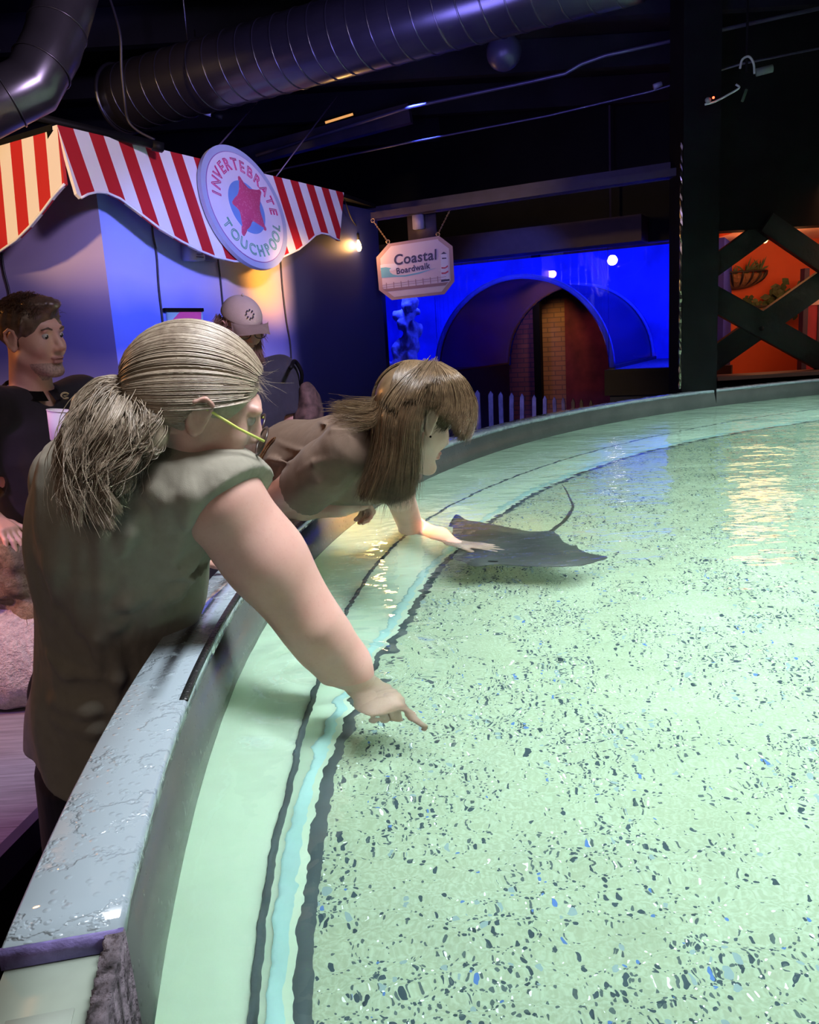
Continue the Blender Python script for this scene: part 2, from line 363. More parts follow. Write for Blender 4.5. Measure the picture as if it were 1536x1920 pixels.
# ---- underwater sloping ledge, seam strips, sand
L2 = [(560, 1920), (585, 1690), (610, 1500), (650, 1350), (715, 1250), (770, 1165), (830, 1065), (930, 975), (1060, 900), (1300, 828), (1536, 789)]
L1 = [(463, 1920), (500, 1690), (540, 1500), (590, 1300), (660, 1130), (740, 1020), (880, 930), (1060, 862), (1300, 804), (1500, 771)]
def polar(P): return (math.atan2(P[1]-PC[1], P[0]-PC[0]) % (2*PI), math.hypot(P[0]-PC[0], P[1]-PC[1]))
def rfun(L, z):
    q = sorted(polar(under(x, y, z)) for x, y in L); A = np.array([a for a, _ in q]); R = np.array([r for _, r in q])
    k0 = (R[1]-R[0])/(A[1]-A[0]); A = np.r_[A1-0.1, A, A0+0.2]; R = np.r_[R[0]-k0*(A[1]-A1+0.1), R, R[-1]+0.02]
    aa = np.linspace(A[0], A[-1], 600); rr = np.interp(aa, A, R); ker = np.hanning(45); ker /= ker.sum(); rr = np.convolve(np.pad(rr, 22, 'edge'), ker, 'valid')
    return lambda a: float(np.interp(a, aa, rr))
ZM = ZW-0.14
r2 = rfun(L2, ZF); r1 = rfun(L1, ZM)
def band(bm, fa, fb, n=240):
    """surface between two functions a -> (R, z)"""
    prev = None
    for a in np.linspace(A0+0.02, A1, n):
        p = []
        for k in range(len(fa)):
            R, z = fa[k](a); p.append(bm.verts.new((PC[0]+R*math.cos(a), PC[1]+R*math.sin(a), z)))
        if prev:
            for k in range(len(p)-1): bm.faces.new((prev[k], p[k], p[k+1], prev[k+1]))
        prev = p
    bmesh.ops.recalc_face_normals(bm, faces=bm.faces[:])
bm = bmesh.new()
band(bm, [lambda a: (RW+0.005, ZW-0.004), lambda a: (r1(a)+0.012, ZM+0.001), lambda a: (r1(a), ZM), lambda a: (r2(a)+0.10, ZF+0.055), lambda a: (r2(a)+0.02, ZF+0.012), lambda a: (r2(a), ZF)], None)
obj('sloping_ledge', bm, mat('pale_fibreglass_ledge', (0.62, 0.67, 0.56), 0.45, var=0.05, nscale=3), pool)
def seam(rf, z, w, lift, tilt=0.0):
    bm = bmesh.new(); band(bm, [lambda a: (rf(a)+w/2, z+lift+tilt), lambda a: (rf(a)+w/4, z+lift+0.004+tilt), lambda a: (rf(a)-w/4, z+lift+0.004-tilt), lambda a: (rf(a)-w/2, z+lift-tilt)], None); return bm
m_seam = mat('dark_grey_seam', (0.07, 0.085, 0.10), 0.5, var=0.2)
obj('seam_strip', seam(r1, ZM, 0.011, 0.0025, 0.0015), m_seam, pool)
obj('floor_gasket', seam(lambda a: r2(a)+0.002, ZF+0.003, 0.026, 0.003), m_seam, pool)
obj('cove_strip', seam(lambda a: r2(a)+0.034, ZF+0.020, 0.022, 0.004, 0.006), mat('light_cyan_cove', (0.42, 0.60, 0.62), 0.4, var=0.12, nscale=4), pool)
def sand_mat():
    t = NT('sand_with_shell_grit'); c = t.coord('Object')
    base = t.ramp(t.noise(3, 5, 0.6, c), [(0.3, (0.46, 0.51, 0.38)), (0.7, (0.54, 0.59, 0.465))])
    base = t.mix(t.ramp(t.noise(160, 2, 0.5, c), [(0.35, (0, 0, 0)), (0.6, (0.65,)*3)]), base, (0.36, 0.38, 0.26))
    dist = t.n('ShaderNodeTexNoise'); dist.inputs['Scale'].default_value = 60; t.l(c, dist.inputs['Vector'])
    warped = t.mix(0.012, c, dist.outputs['Color'], 'ADD')
    clump = t.ramp(t.noise(5, 3, 0.6, c), [(0.38, (0.05,)*3), (0.62, (1, 1, 1))])
    cols = base
    for scale, thr, dens, col in ((95, 0.34, 0.26, (0.05, 0.075, 0.10)), (160, 0.34, 0.30, (0.10, 0.13, 0.14)), (60, 0.30, 0.09, (0.30, 0.38, 0.42)), (125, 0.21, 0.16, (1.0, 1.0, 0.98)), (75, 0.25, 0.04, (0.10, 0.20, 0.55))):
        v = t.n('ShaderNodeTexVoronoi'); v.inputs['Scale'].default_value = scale; t.l(t.mapping(warped, (1, 0.7, 1), (0, 0, scale*0.7)), v.inputs['Vector'])
        near = t.math('LESS_THAN', v.outputs['Distance'], thr)
        sr = t.n('ShaderNodeSeparateColor'); t.l(v.outputs['Color'], sr.inputs[0])
        pick = t.math('LESS_THAN', sr.outputs[0], t.math('MULTIPLY', clump, dens*2.2))
        cols = t.mix(t.math('MULTIPLY', near, pick), cols, col)
    t.l(cols, t.b.inputs['Base Color']); t.b.inputs['Roughness'].default_value = 0.9
    t.bump(t.noise(9, 5, 0.6, c), 0.5, 0.02)
    return t.m
YN = 0.42
def poly_in(rf, z, inset=0.0, ymin=YN):
    pts = []
    for a in np.linspace(A0+0.02, A1, 240):
        R = rf(a)-inset; x, y = PC[0]+R*math.cos(a), PC[1]+R*math.sin(a)
        if y > ymin+0.01: pts.append((x, y, z))
    pts = [(pts[0][0]+0.0, ymin, z)] + pts + [(pts[-1][0], ymin, z)]
    return pts
bm = bmesh.new(); bm.faces.new([bm.verts.new(p) for p in poly_in(lambda a: r2(a)+0.003, ZF)]); bmesh.ops.recalc_face_normals(bm, faces=bm.faces[:])
o = obj('sand_bed', bm, sand_mat(), None, False); tag(o, 'pale sand bed with dark and glinting shell grit under the pool water', 'sand', kind='stuff')
if o.data.polygons[0].normal.z < 0: o.data.flip_normals()
# near chord wall closing the pool at the photographer's side (below the frame)
bm = bmesh.new(); add_box(bm, (3.5, YN-0.02, 0.5), (7.8, 0.04, 1.0)); obj('near_wall', bm, m_wall, pool, False)
# ---- water surface
E1 = atz(640, 1248, ZW); E2 = atz(776, 995, ZW)
def water_mat():
    t = NT('clear_pool_water'); g = t.n('ShaderNodeBsdfGlass'); g.inputs['IOR'].default_value = 1.333; g.inputs['Roughness'].default_value = 0.0
    g.inputs['Color'].default_value = (0.86, 1.0, 0.965, 1)
    geo = t.n('ShaderNodeNewGeometry'); P = geo.outputs['Position']
    h = t.math('MULTIPLY', t.noise(2.2, 2, 0.5, P), 0.020)
    h = t.math('ADD', h, t.math('MULTIPLY', t.noise(7.5, 2, 0.5, t.mapping(P, (1, 1.6, 1))), 0.0055))
    h = t.math('ADD', h, t.math('MULTIPLY', t.noise(26, 2, 0.5, P), 0.0007))
    for (E, amp, wl, rad) in ((E1, 0.0034, 0.085, 0.23), (E2, 0.0012, 0.04, 0.12), (under(1060, 900, ZW), 0.0006, 0.05, 0.2)):
        v = t.n('ShaderNodeVectorMath', operation='DISTANCE'); t.l(P, v.inputs[0]); v.inputs[1].default_value = tuple(map(float, E))
        d = v.outputs['Value']
        s = t.math('SINE', t.math('MULTIPLY', d, 2*PI/wl))
        env = t.math('POWER', 2.718, t.math('MULTIPLY', t.math('POWER', t.math('DIVIDE', d, rad), 2.0), -1.0))
        core = t.math('SUBTRACT', 1.0, t.math('POWER', 2.718, t.math('MULTIPLY', t.math('POWER', t.math('DIVIDE', d, 0.11), 2.0), -1.0)))
        h = t.math('ADD', h, t.math('MULTIPLY', t.math('MULTIPLY', s, t.math('MULTIPLY', env, core)), amp))
    b = t.n('ShaderNodeBump'); b.inputs['Strength'].default_value = 1.0; b.inputs['Distance'].default_value = 1.0
    t.l(h, b.inputs['Height']); t.l(b.outputs[0], g.inputs['Normal']); t.l(g.outputs[0], t.out.inputs['Surface'])
    t.t.nodes.remove(t.b); return t.m
bm = bmesh.new(); bm.faces.new([bm.verts.new(p) for p in poly_in(lambda a: RW+0.001, ZW)]); bmesh.ops.recalc_face_normals(bm, faces=bm.faces[:])
wo = obj('pool_water', bm, water_mat(), None, False); tag(wo, 'clear rippled water filling the round touch pool', 'water', kind='stuff')
if wo.data.polygons[0].normal.z < 0: wo.data.flip_normals()

# ================================================================== BODIES: smooth-blended volumes turned into one continuous skin
def _n(v): v = np.asarray(v, float); return v/np.linalg.norm(v)
class Vol:
    def __init__(s): s.ops = []
    def cone(s, a, b, ra, rb=None, k=0.015, flat=None):
        """tapered capsule; flat = (axis, factor) squeezes it along an axis"""
        s.ops.append(('cone', np.asarray(a, float), np.asarray(b, float), ra, ra if rb is None else rb, k, flat, 1)); return s
    def chain(s, pts, rs, k=0.012, flat=None):
        for i in range(len(pts)-1): s.cone(pts[i], pts[i+1], rs[i], rs[i+1], k, flat)
        return s
    def ell(s, c, r, R=None, k=0.015, sign=1):
        s.ops.append(('ell', np.asarray(c, float), np.asarray(r, float), np.eye(3) if R is None else np.asarray(R, float), None, k, None, sign)); return s
    def loft(s, pts, rx, ry, side, k=0.02, ext=0.0):
        """elliptic tube along a path; side = direction of rx"""
        s.ops.append(('loft', np.asarray(pts, float), np.asarray(rx, float), np.asarray(ry, float), np.asarray(side, float), k, ext, 1)); return s
    def cut(s, p, n, within=None, k=0.004):
        """remove what lies on the +n side of the plane (only inside the ball within=(c,r))"""
        s.ops.append(('cut', np.asarray(p, float), _n(n), within, None, k, None, 1)); return s
    def field(s, X, Y, Z):
        V = np.full((len(X), len(Y), len(Z)), 1.0, np.float32)
        for op in s.ops:
            t = op[0]; k = op[5]
            if t == 'cone': lo = np.minimum(op[1], op[2])-max(op[3], op[4])*(1.0 if not op[6] else 1.0)-k-0.02; hi = np.maximum(op[1], op[2])+max(op[3], op[4])+k+0.02
            elif t == 'ell': m = op[2].max()+k+0.02; lo = op[1]-m; hi = op[1]+m
            elif t == 'loft': m = max(op[2].max(), op[3].max())+k+0.02+op[6]; lo = op[1].min(0)-m; hi = op[1].max(0)+m
            else:
                if op[3] is None: lo = np.array([-99]*3); hi = -lo
                else: lo = np.asarray(op[3][0])-op[3][1]; hi = np.asarray(op[3][0])+op[3][1]
            sl = [slice(max(0, np.searchsorted(A, lo[i])-1), min(len(A), np.searchsorted(A, hi[i])+1)) for i, A in enumerate((X, Y, Z))]
            if any(q.stop <= q.start for q in sl): continue
            gx = X[sl[0]][:, None, None].astype(np.float32); gy = Y[sl[1]][None, :, None].astype(np.float32); gz = Z[sl[2]][None, None, :].astype(np.float32)
            cur = V[sl[0], sl[1], sl[2]]
            if t == 'cone':
                a, b, ra, rb = op[1:5]; ab = b-a; L2 = max(float(ab@ab), 1e-9)
                px_, py_, pz_ = gx-a[0], gy-a[1], gz-a[2]
                h = np.clip((px_*ab[0]+py_*ab[1]+pz_*ab[2])/L2, 0, 1)
                qx, qy, qz = px_-h*ab[0], py_-h*ab[1], pz_-h*ab[2]
                r = ra+(rb-ra)*h
                if op[6]:
                    ax, fl = op[6]; ax = _n(ax); w = qx*ax[0]+qy*ax[1]+qz*ax[2]
                    d2 = qx*qx+qy*qy+qz*qz+w*w*(1/fl**2-1); d = (np.sqrt(d2)-r)*(0.5+fl/2)
                else: d = np.sqrt(qx*qx+qy*qy+qz*qz)-r
            elif t == 'ell':
                c, rr, R = op[1:4]
                x, y, z = gx-c[0], gy-c[1], gz-c[2]
                u = [(x*R[0, i]+y*R[1, i]+z*R[2, i])/rr[i] for i in range(3)]
                k0 = np.sqrt(u[0]**2+u[1]**2+u[2]**2); k1 = np.sqrt((u[0]/rr[0])**2+(u[1]/rr[1])**2+(u[2]/rr[2])**2)+1e-9
                d = k0*(k0-1)/k1
            elif t == 'loft':
                P, rx, ry, side = op[1:5]; ax = P[-1]-P[0]; L = np.linalg.norm(ax); ax = ax/L
                sd = _n(side-ax*(side@ax)); fw = np.cross(ax, sd)
                tt = (P-P[0])@ax; o = np.argsort(tt); tt = tt[o]
                x, y, z = gx-P[0, 0], gy-P[0, 1], gz-P[0, 2]
                tv = x*ax[0]+y*ax[1]+z*ax[2]; tc = np.clip(tv, tt[0], tt[-1])
                f = lambda vals: np.interp(tc, tt, np.asarray(vals)[o]).astype(np.float32)
                cs = f((P-P[0])@sd); cf = f((P-P[0])@fw); a_ = f(rx); b_ = f(ry)
                u = (x*sd[0]+y*sd[1]+z*sd[2]-cs)/a_; v = (x*fw[0]+y*fw[1]+z*fw[2]-cf)/b_
                rr = np.sqrt(u*u+v*v); g = np.sqrt((u/a_)**2+(v/b_)**2)+1e-6
                d = rr*(rr-1)/g; over = np.abs(tv-tc); d = np.where(over > 0, np.where(d > 0, np.sqrt(d*d+over*over), np.maximum(d, over-op[6])), d)
            else:
                p, n_ = op[1], op[2]; d = (gx-p[0])*n_[0]+(gy-p[1])*n_[1]+(gz-p[2])*n_[2]
                if op[3] is not None:
                    c, r = op[3]; inside = ((gx-c[0])**2+(gy-c[1])**2+(gz-c[2])**2) < r*r
                    V[sl[0], sl[1], sl[2]] = np.where(inside, np.maximum(cur, d), cur)
                else: V[sl[0], sl[1], sl[2]] = np.maximum(cur, d)
                continue
            d = d.astype(np.float32)
            if op[7] > 0:
                h = np.clip(0.5+0.5*(cur-d)/k, 0, 1); V[sl[0], sl[1], sl[2]] = cur+(d-cur)*h-k*h*(1-h)
            else:
                h = np.clip(0.5-0.5*(cur+d)/k, 0, 1); V[sl[0], sl[1], sl[2]] = cur+(-d-cur)*h+k*h*(1-h)
        return V
    def mesh(s, X, Y, Z, name='body', relax=1, disp=None):
        V = s.field(X, Y, Z)
        if disp is not None: V = V + disp(X[:, None, None], Y[None, :, None], Z[None, None, :]).astype(np.float32)
        return nets(V, X, Y, Z, name, relax)
def axis(*spans):
    """axis((start, end, step), ...) of ascending coordinates"""
    out = []
    for a, b, h in spans: out.append(np.arange(a, b-1e-9, h))
    out.append(np.array([spans[-1][1]])); return np.concatenate(out)
def nets(V, X, Y, Z, name, relax=1):
    S = V < 0; nx, ny, nz = V.shape
    cnt = np.zeros((nx-1, ny-1, nz-1), np.int8); any_ = np.zeros_like(cnt, bool); all_ = np.ones_like(any_)
    for i in (0, 1):
        for j in (0, 1):
            for k in (0, 1):
                q = S[i:nx-1+i, j:ny-1+j, k:nz-1+k]; any_ |= q; all_ &= q
    act = np.argwhere(any_ & ~all_); idx = -np.ones(any_.shape, np.int32); idx[tuple(act.T)] = np.arange(len(act))
    acc = np.zeros((len(act), 3)); num = np.zeros(len(act)); AX = (X, Y, Z)
    for ax in range(3):
        o1, o2 = [q for q in range(3) if q != ax]
        for i in (0, 1):
            for j in (0, 1):
                a = act.copy(); a[:, o1] += i; a[:, o2] += j; b = a.copy(); b[:, ax] += 1
                va = V[tuple(a.T)]; vb = V[tuple(b.T)]; m = (va < 0) != (vb < 0)
                t = np.where(m, va/(va-vb+1e-12), 0)
                P = np.stack([AX[q][a[:, q]] for q in range(3)], 1); P[:, ax] += t*(AX[ax][b[:, ax]]-AX[ax][a[:, ax]])
                acc[m] += P[m]; num[m] += 1
    vert = acc/np.maximum(num, 1)[:, None]; faces = []
    for ax in range(3):
        o1, o2 = [(1, 2), (2, 0), (0, 1)][ax]
        sl0 = [slice(None)]*3; sl1 = [slice(None)]*3; sl0[ax] = slice(0, -1); sl1[ax] = slice(1, None)
        E = np.argwhere(S[tuple(sl0)] != S[tuple(sl1)])
        E = E[(E[:, o1] > 0) & (E[:, o2] > 0) & (E[:, o1] < V.shape[o1]-1) & (E[:, o2] < V.shape[o2]-1)]
        q = []
        for d1, d2 in ((-1, -1), (0, -1), (0, 0), (-1, 0)):
            c = E.copy(); c[:, o1] += d1; c[:, o2] += d2; q.append(idx[tuple(c.T)])
        Q = np.stack(q, 1); flip = ~S[tuple(E.T)]; Q[flip] = Q[flip][:, ::-1]; faces.append(Q)
    F = np.concatenate(faces)
    for _ in range(relax):   # light smoothing
        sm = np.zeros_like(vert); c = np.zeros(len(vert))
        for i in range(4):
            for j in (1, 3):
                np.add.at(sm, F[:, i], vert[F[:, (i+j) % 4]]); np.add.at(c, F[:, i], 1)
        ok = c > 0; vert[ok] = 0.5*vert[ok]+0.5*sm[ok]/c[ok][:, None]
    me = bpy.data.meshes.new(name)
    me.vertices.add(len(vert)); me.vertices.foreach_set('co', vert.ravel().astype(np.float32))
    me.loops.add(len(F)*4); me.polygons.add(len(F))
    me.loops.foreach_set('vertex_index', F.ravel().astype(np.int32)); me.polygons.foreach_set('loop_start', np.arange(0, len(F)*4, 4, dtype=np.int32))
    me.update(calc_edges=True); me.validate(); return me
def paint(me, rules):
    """rules: list of (slot, test(points)->mask) applied to face centres"""
    n = len(me.polygons); c = np.empty(n*3, np.float32); me.polygons.foreach_get('center', c); c = c.reshape(-1, 3).astype(float)
    mi = np.zeros(n, np.int32)
    for slot, f in rules: mi[f(c)] = slot
    me.polygons.foreach_set('material_index', mi)
def ray_dir(x, y):
    d = (x-768)*_CX-(y-960)*_CY+F_PX*_FW; return d/np.linalg.norm(d)
def on_front(vol, px_, py_, D0, D1, lift=0.003):
    """first point of the volume along the sight line"""
    d = ray_dir(px_, py_)
    for t_ in np.arange(D0, D1, 0.003):
        p = _CAM+d*t_
        if float(vol.field(np.array([p[0]]), np.array([p[1]]), np.array([p[2]]))[0, 0, 0]) < 0.001: return p-d*lift
    return _CAM+d*D0
def folds(vol, lines, D0, D1, k=0.02):
    """cloth folds: ridges laid on the volume"""
    add = []
    for pts, r in lines:
        P = [on_front(vol, x, y, D0, D1, -0.004) for x, y in pts]; rs = [r*(0.35 if i in (0, len(P)-1) else 1.0) for i in range(len(P))]; add.append((P, rs))
    for P, rs in add: vol.chain(P, rs, k)
class Head:
    """frame of a head: origin between the ears, columns forward, left, up"""
    def __init__(s, c, fwd, up=(0, 0, 1), scale=1.0, tilt=0.0):
        f = _n(fwd); l = _n(np.cross(up, f)); u = np.cross(f, l)
        l, u = math.cos(tilt)*l+math.sin(tilt)*u, math.cos(tilt)*u-math.sin(tilt)*l
        s.R = np.stack([f, l, u], 1); s.c = np.asarray(c, float); s.s = scale
    def __call__(s, x, y, z): return s.c + s.R @ (np.array([x, y, z])*s.s)
    def loc(s, P): return ((np.asarray(P)-s.c) @ s.R)/s.s
def add_head(v, H, neck, nr=0.052, jaw=1.0, nose=1.0, skull=None):
    s = H.s; R = H.R; q = lambda *a: np.array(a)*s
    if skull is None: v.ell(H(-0.010, 0, 0.040), q(0.096, 0.075, 0.088), R, 0.02)
    else: v.ell(skull(-0.008, 0, 0.034), np.array((0.096, 0.075, 0.086))*skull.s, skull.R, 0.02)
    v.ell(H(0.034, 0, -0.020), q(0.058, 0.060*jaw, 0.082), R, 0.025)
    for y in (-1, 1):
        v.cone(H(0.005, y*0.050*jaw, -0.055), H(0.070, y*0.018*jaw, -0.095), 0.020*s, 0.018*s, 0.02)      # jaw
        v.ell(H(0.064, y*0.038, -0.022), q(0.022, 0.022, 0.024), R, 0.02)                                  # cheek
    v.ell(H(0.080, 0, -0.096), q(0.017, 0.020, 0.016), R, 0.018)                                           # chin
    v.cone(H(0.083, -0.034, 0.034), H(0.083, 0.034, 0.034), 0.011*s, None, 0.014)                          # brow
    for y in (-1, 1): v.ell(H(0.101, y*0.032, 0.016), q(0.012, 0.018, 0.009), R, 0.012, -1)                # eye sockets
    v.cone(H(0.088, 0, 0.022), H(0.109*nose, 0, -0.020), 0.008*s, 0.012*s, 0.010)                          # nose
    for y in (-1, 1): v.ell(H(0.096, y*0.012, -0.024), q(0.011, 0.008, 0.009), R, 0.006)
    v.ell(H(0.092, 0, -0.053), q(0.010, 0.024, 0.006), R, 0.006); v.ell(H(0.090, 0, -0.065), q(0.010, 0.021, 0.007), R, 0.006)
    v.ell(H(0.103, 0, -0.0585), q(0.010, 0.023, 0.0022), R, 0.004, -1)
    for y in (-1, 1):                                                                                      # ears
        v.ell(H(-0.004, y*0.079, 0.002), q(0.017, 0.008, 0.029), R, 0.006)
        v.chain([H(*p) for p in ((0.010, y*0.080, 0.012), (0.008, y*0.086, 0.030), (-0.006, y*0.089, 0.036), (-0.020, y*0.090, 0.026), (-0.024, y*0.088, 0.006), (-0.016, y*0.084, -0.014), (-0.002, y*0.081, -0.026), (0.006, y*0.077, -0.020))], [0.0045*s]*5+[0.005*s, 0.0075*s, 0.006*s], 0.004)
        v.ell(H(0.000, y*0.090, 0.008), q(0.009, 0.006, 0.017), R, 0.005, -1)
    v.cone(H(-0.022, 0, -0.055), neck, nr*s, nr*s*1.1, 0.03)
def add_hand(v, w, fwd, pal, thumb, curl=(25, 25, 25, 25), spread=4.0, s=1.0, tcurl=20.0, tang=42.0, k=0.006):
    """w wrist, fwd towards the knuckles, pal out of the palm, thumb = direction of the thumb side; curls in degrees per joint"""
    f = _n(fwd); t = _n(np.asarray(thumb)-f*(np.asarray(thumb)@f)); p = _n(np.asarray(pal)-f*(np.asarray(pal)@f)); p = _n(p-t*(p@t))
    at = lambda a, b, c: np.asarray(w)+(f*a+t*b+p*c)*s
    R = np.stack([f, t, p], 1)
    v.cone(at(-0.02, 0, 0), at(0.012, 0, 0), 0.026*s, 0.026*s, 0.02, (p, 0.72))
    for b in (0.026, 0.009, -0.009, -0.024): v.cone(at(0.012, b*0.7, 0), at(0.086-abs(b)*0.15, b, -0.003), 0.015*s, 0.0115*s, 0.012)
    v.ell(at(0.05, 0, 0.004), np.array((0.042, 0.036, 0.014))*s, R, 0.012)
    ends = []
    for i, (b, L, r) in enumerate(((0.027, (0.042, 0.026, 0.020), 0.0092), (0.009, (0.046, 0.030, 0.021), 0.0094), (-0.009, (0.043, 0.028, 0.021), 0.009), (-0.026, (0.034, 0.021, 0.018), 0.008))):
        c = curl[i]; c = c if isinstance(c, (list, tuple)) else (c, c*1.1, c*0.8)
        a = 0.0; pos = at(0.086-abs(b)*0.2, b, -0.002); sp = math.radians((1.5-i)*spread)
        base = f*math.cos(sp)+t*math.sin(sp)
        for j in range(3):
            a += math.radians(c[j]); d = base*math.cos(a)+p*math.sin(a); nx = pos+d*L[j]*s
            v.cone(pos, nx, r*s*(1-0.08*j), r*s*(1-0.08*(j+1)), k*0.7); pos = nx
        ends.append((pos, d))
    a = math.radians(tang); d = f*math.cos(a)+t*math.sin(a); pos = at(0.022, 0.024, 0.006)
    v.cone(at(0.008, 0.012, 0.006), pos, 0.016*s, 0.0145*s, 0.012)
    for j, L in enumerate((0.036, 0.030, 0.024)):
        d2 = d*math.cos(math.radians(tcurl)*j*0.6)+(p*0.75-t*0.35)*math.sin(math.radians(tcurl)*j*0.6); d2 = _n(d2)
        nx = pos+d2*L*s; v.cone(pos, nx, (0.0125-0.0014*j)*s, (0.0115-0.0014*j)*s, k); pos = nx
    return ends
def clear_of_ear(H, P, y=-1, r=(0.026, 0.03, 0.040)):
    q = (H.loc(P)-np.array([-0.004, y*0.086, -0.004]))/np.array(r); return bool(((q**2).sum(1) > 1).all())
# ---- hair: bundles of fine tubes
def strands_mesh(paths, r, name='hair', seg=3):
    """paths (N, m, 3); r root radius, tapering to the tip"""
    P = np.asarray(paths, float); N, m, _ = P.shape
    T = np.gradient(P, axis=1); T /= np.linalg.norm(T, axis=2, keepdims=True)+1e-12
    ref = np.where(np.abs(T[..., 2:3]) < 0.9, np.array([0, 0, 1.0]), np.array([1.0, 0, 0]))
    U = np.cross(T, ref); U /= np.linalg.norm(U, axis=2, keepdims=True)+1e-12; B = np.cross(T, U)
    rr = (r*(1-0.75*np.linspace(0, 1, m)**2))[None, :, None]
    V = np.stack([P+(U*math.cos(2*PI*k/seg)+B*math.sin(2*PI*k/seg))*rr for k in range(seg)], 2).reshape(-1, 3)
    base = (np.arange(N)*m*seg)[:, None, None]; i = np.arange(m-1)[None, :, None]*seg; k = np.arange(seg)[None, None, :]; k2 = (k+1) % seg
    F = np.stack([base+i+k, base+i+k2, base+i+seg+k2, base+i+seg+k], -1).reshape(-1, 4)
    me = bpy.data.meshes.new(name); me.vertices.add(len(V)); me.vertices.foreach_set('co', V.ravel().astype(np.float32))
    me.loops.add(len(F)*4); me.polygons.add(len(F)); me.loops.foreach_set('vertex_index', F.ravel().astype(np.int32))
    me.polygons.foreach_set('loop_start', np.arange(0, len(F)*4, 4, dtype=np.int32)); me.update(calc_edges=True); return me
def guide_strands(guides, n, m=16, jit=0.004, wave=0.0, waves=3.0, clump=0.5, nclump=40, fray=0.0):
    """strands between neighbouring guide curves"""
    G = np.array([smooth_curve(g, m) for g in guides]); K = len(G)
    cu = rng.uniform(0, K-1, nclump); u = rng.uniform(0, K-1-1e-6, n)
    near = cu[np.argmin(np.abs(u[:, None]-cu[None, :]), 1)]
    t = np.linspace(0, 1, m)[None, :]
    uu = np.clip(u[:, None]+(near-u)[:, None]*clump*t**0.7, 0, K-1-1e-6)
    i = uu.astype(int); f = (uu-i)[..., None]; j = np.arange(m)[None, :]
    P = G[i, j]*(1-f)+G[np.minimum(i+1, K-1), j]*f
    off = rng.normal(0, jit, (n, 1, 3)); P = P+off*(0.6+0.4*t[..., None])
    if wave:
        ph = (near*37.0)[:, None]; amp = wave*(0.3+t)
        d = np.stack([np.sin(t*waves*2*PI+ph), np.cos(t*waves*2*PI+ph*1.3), np.sin(t*waves*1.7*PI+ph*0.7)], -1)
        P = P+d*amp[..., None]*0.7+rng.normal(0, wave*0.05, (n, 1, 3))
    if fray:
        P = P+rng.normal(0, fray, (n, 1, 3))*(t[..., None]**2)
    return P
def hair_mat(name, lo, hi, rough=0.38):
    t = NT(name); c = t.coord('Object'); f = t.noise(55, 4, 0.7, c); g = t.noise(9, 2, 0.5, c)
    t.l(t.mix(t.ramp(g, [(0.35, (0, 0, 0)), (0.65, (0.6,)*3)]), t.ramp(f, [(0.3, lo), (0.7, hi)]), hi), t.b.inputs['Base Color'])
    t.b.inputs['Roughness'].default_value = rough; t.b.inputs['Specular IOR Level'].default_value = 0.6
    t.b.inputs['Anisotropic'].default_value = 0.4; return t.m
def skin_mat(name, col, lip=None, freck=0.06):
    t = NT(name); f = t.noise(14, 4); g = t.noise(160, 2)
    a = t.ramp(f, [(0.3, tuple(c*k for c, k in zip(col, (0.95, 0.88, 0.86)))), (0.7, tuple(min(1, c*1.05) for c in col))])
    t.l(t.mix(t.ramp(g, [(0.55, (0, 0, 0)), (0.75, (freck*2,)*3)]), a, (0.35, 0.16, 0.10)), t.b.inputs['Base Color'])
    t.b.inputs['Roughness'].default_value = 0.48; t.b.inputs['Subsurface Weight'].default_value = 0.12
    t.b.inputs['Subsurface Radius'].default_value = (0.012, 0.005, 0.003); t.b.inputs['Subsurface Scale'].default_value = 1.0
    t.bump(t.noise(260, 2), 0.08, 0.002); return t.m
def cloth_mat(name, col, rough=0.85, fold=0.35, fscale=7.0, weave=900):
    t = NT(name); c = t.coord('Object')
    f = t.noise(fscale, 3, 0.5, t.mapping(c, (1.6, 1.6, 0.7))); w = t.noise(weave, 1, 0.5, c)
    t.l(t.ramp(t.noise(30, 3, 0.6, c), [(0.3, tuple(q*0.92 for q in col)), (0.7, tuple(q*1.06 for q in col))]), t.b.inputs['Base Color'])
    t.b.inputs['Roughness'].default_value = rough; t.b.inputs['Sheen Weight'].default_value = 0.08; t.b.inputs['Specular IOR Level'].default_value = 0.2
    t.bump(t.math('ADD', t.math('MULTIPLY', f, fold), t.math('MULTIPLY', w, 0.02)), 0.6, 0.03); return t.m
m_lip = mat('lip_skin', (0.50, 0.22, 0.20), 0.4, var=0.05)
m_eyew = mat('eye_white', (0.42, 0.38, 0.37), 0.15, var=0.0); m_iris = mat('dark_iris', (0.03, 0.025, 0.02), 0.1, var=0.0)
def add_eyes(H, parent, dy=0.032, look=(1, 0, -0.15)):
    for y in (-1, 1):
        c = H(0.0785, y*dy, 0.0155); bm = bmesh.new(); add_ball(bm, c, 0.0112*H.s, None, 14)
        o = obj('eye', bm, [m_eyew, m_iris], parent)
        g = _n(H.R @ np.array(look))
        for p in o.data.polygons:
            if _n(np.array(p.center)-c) @ g > 0.86: p.material_index = 1

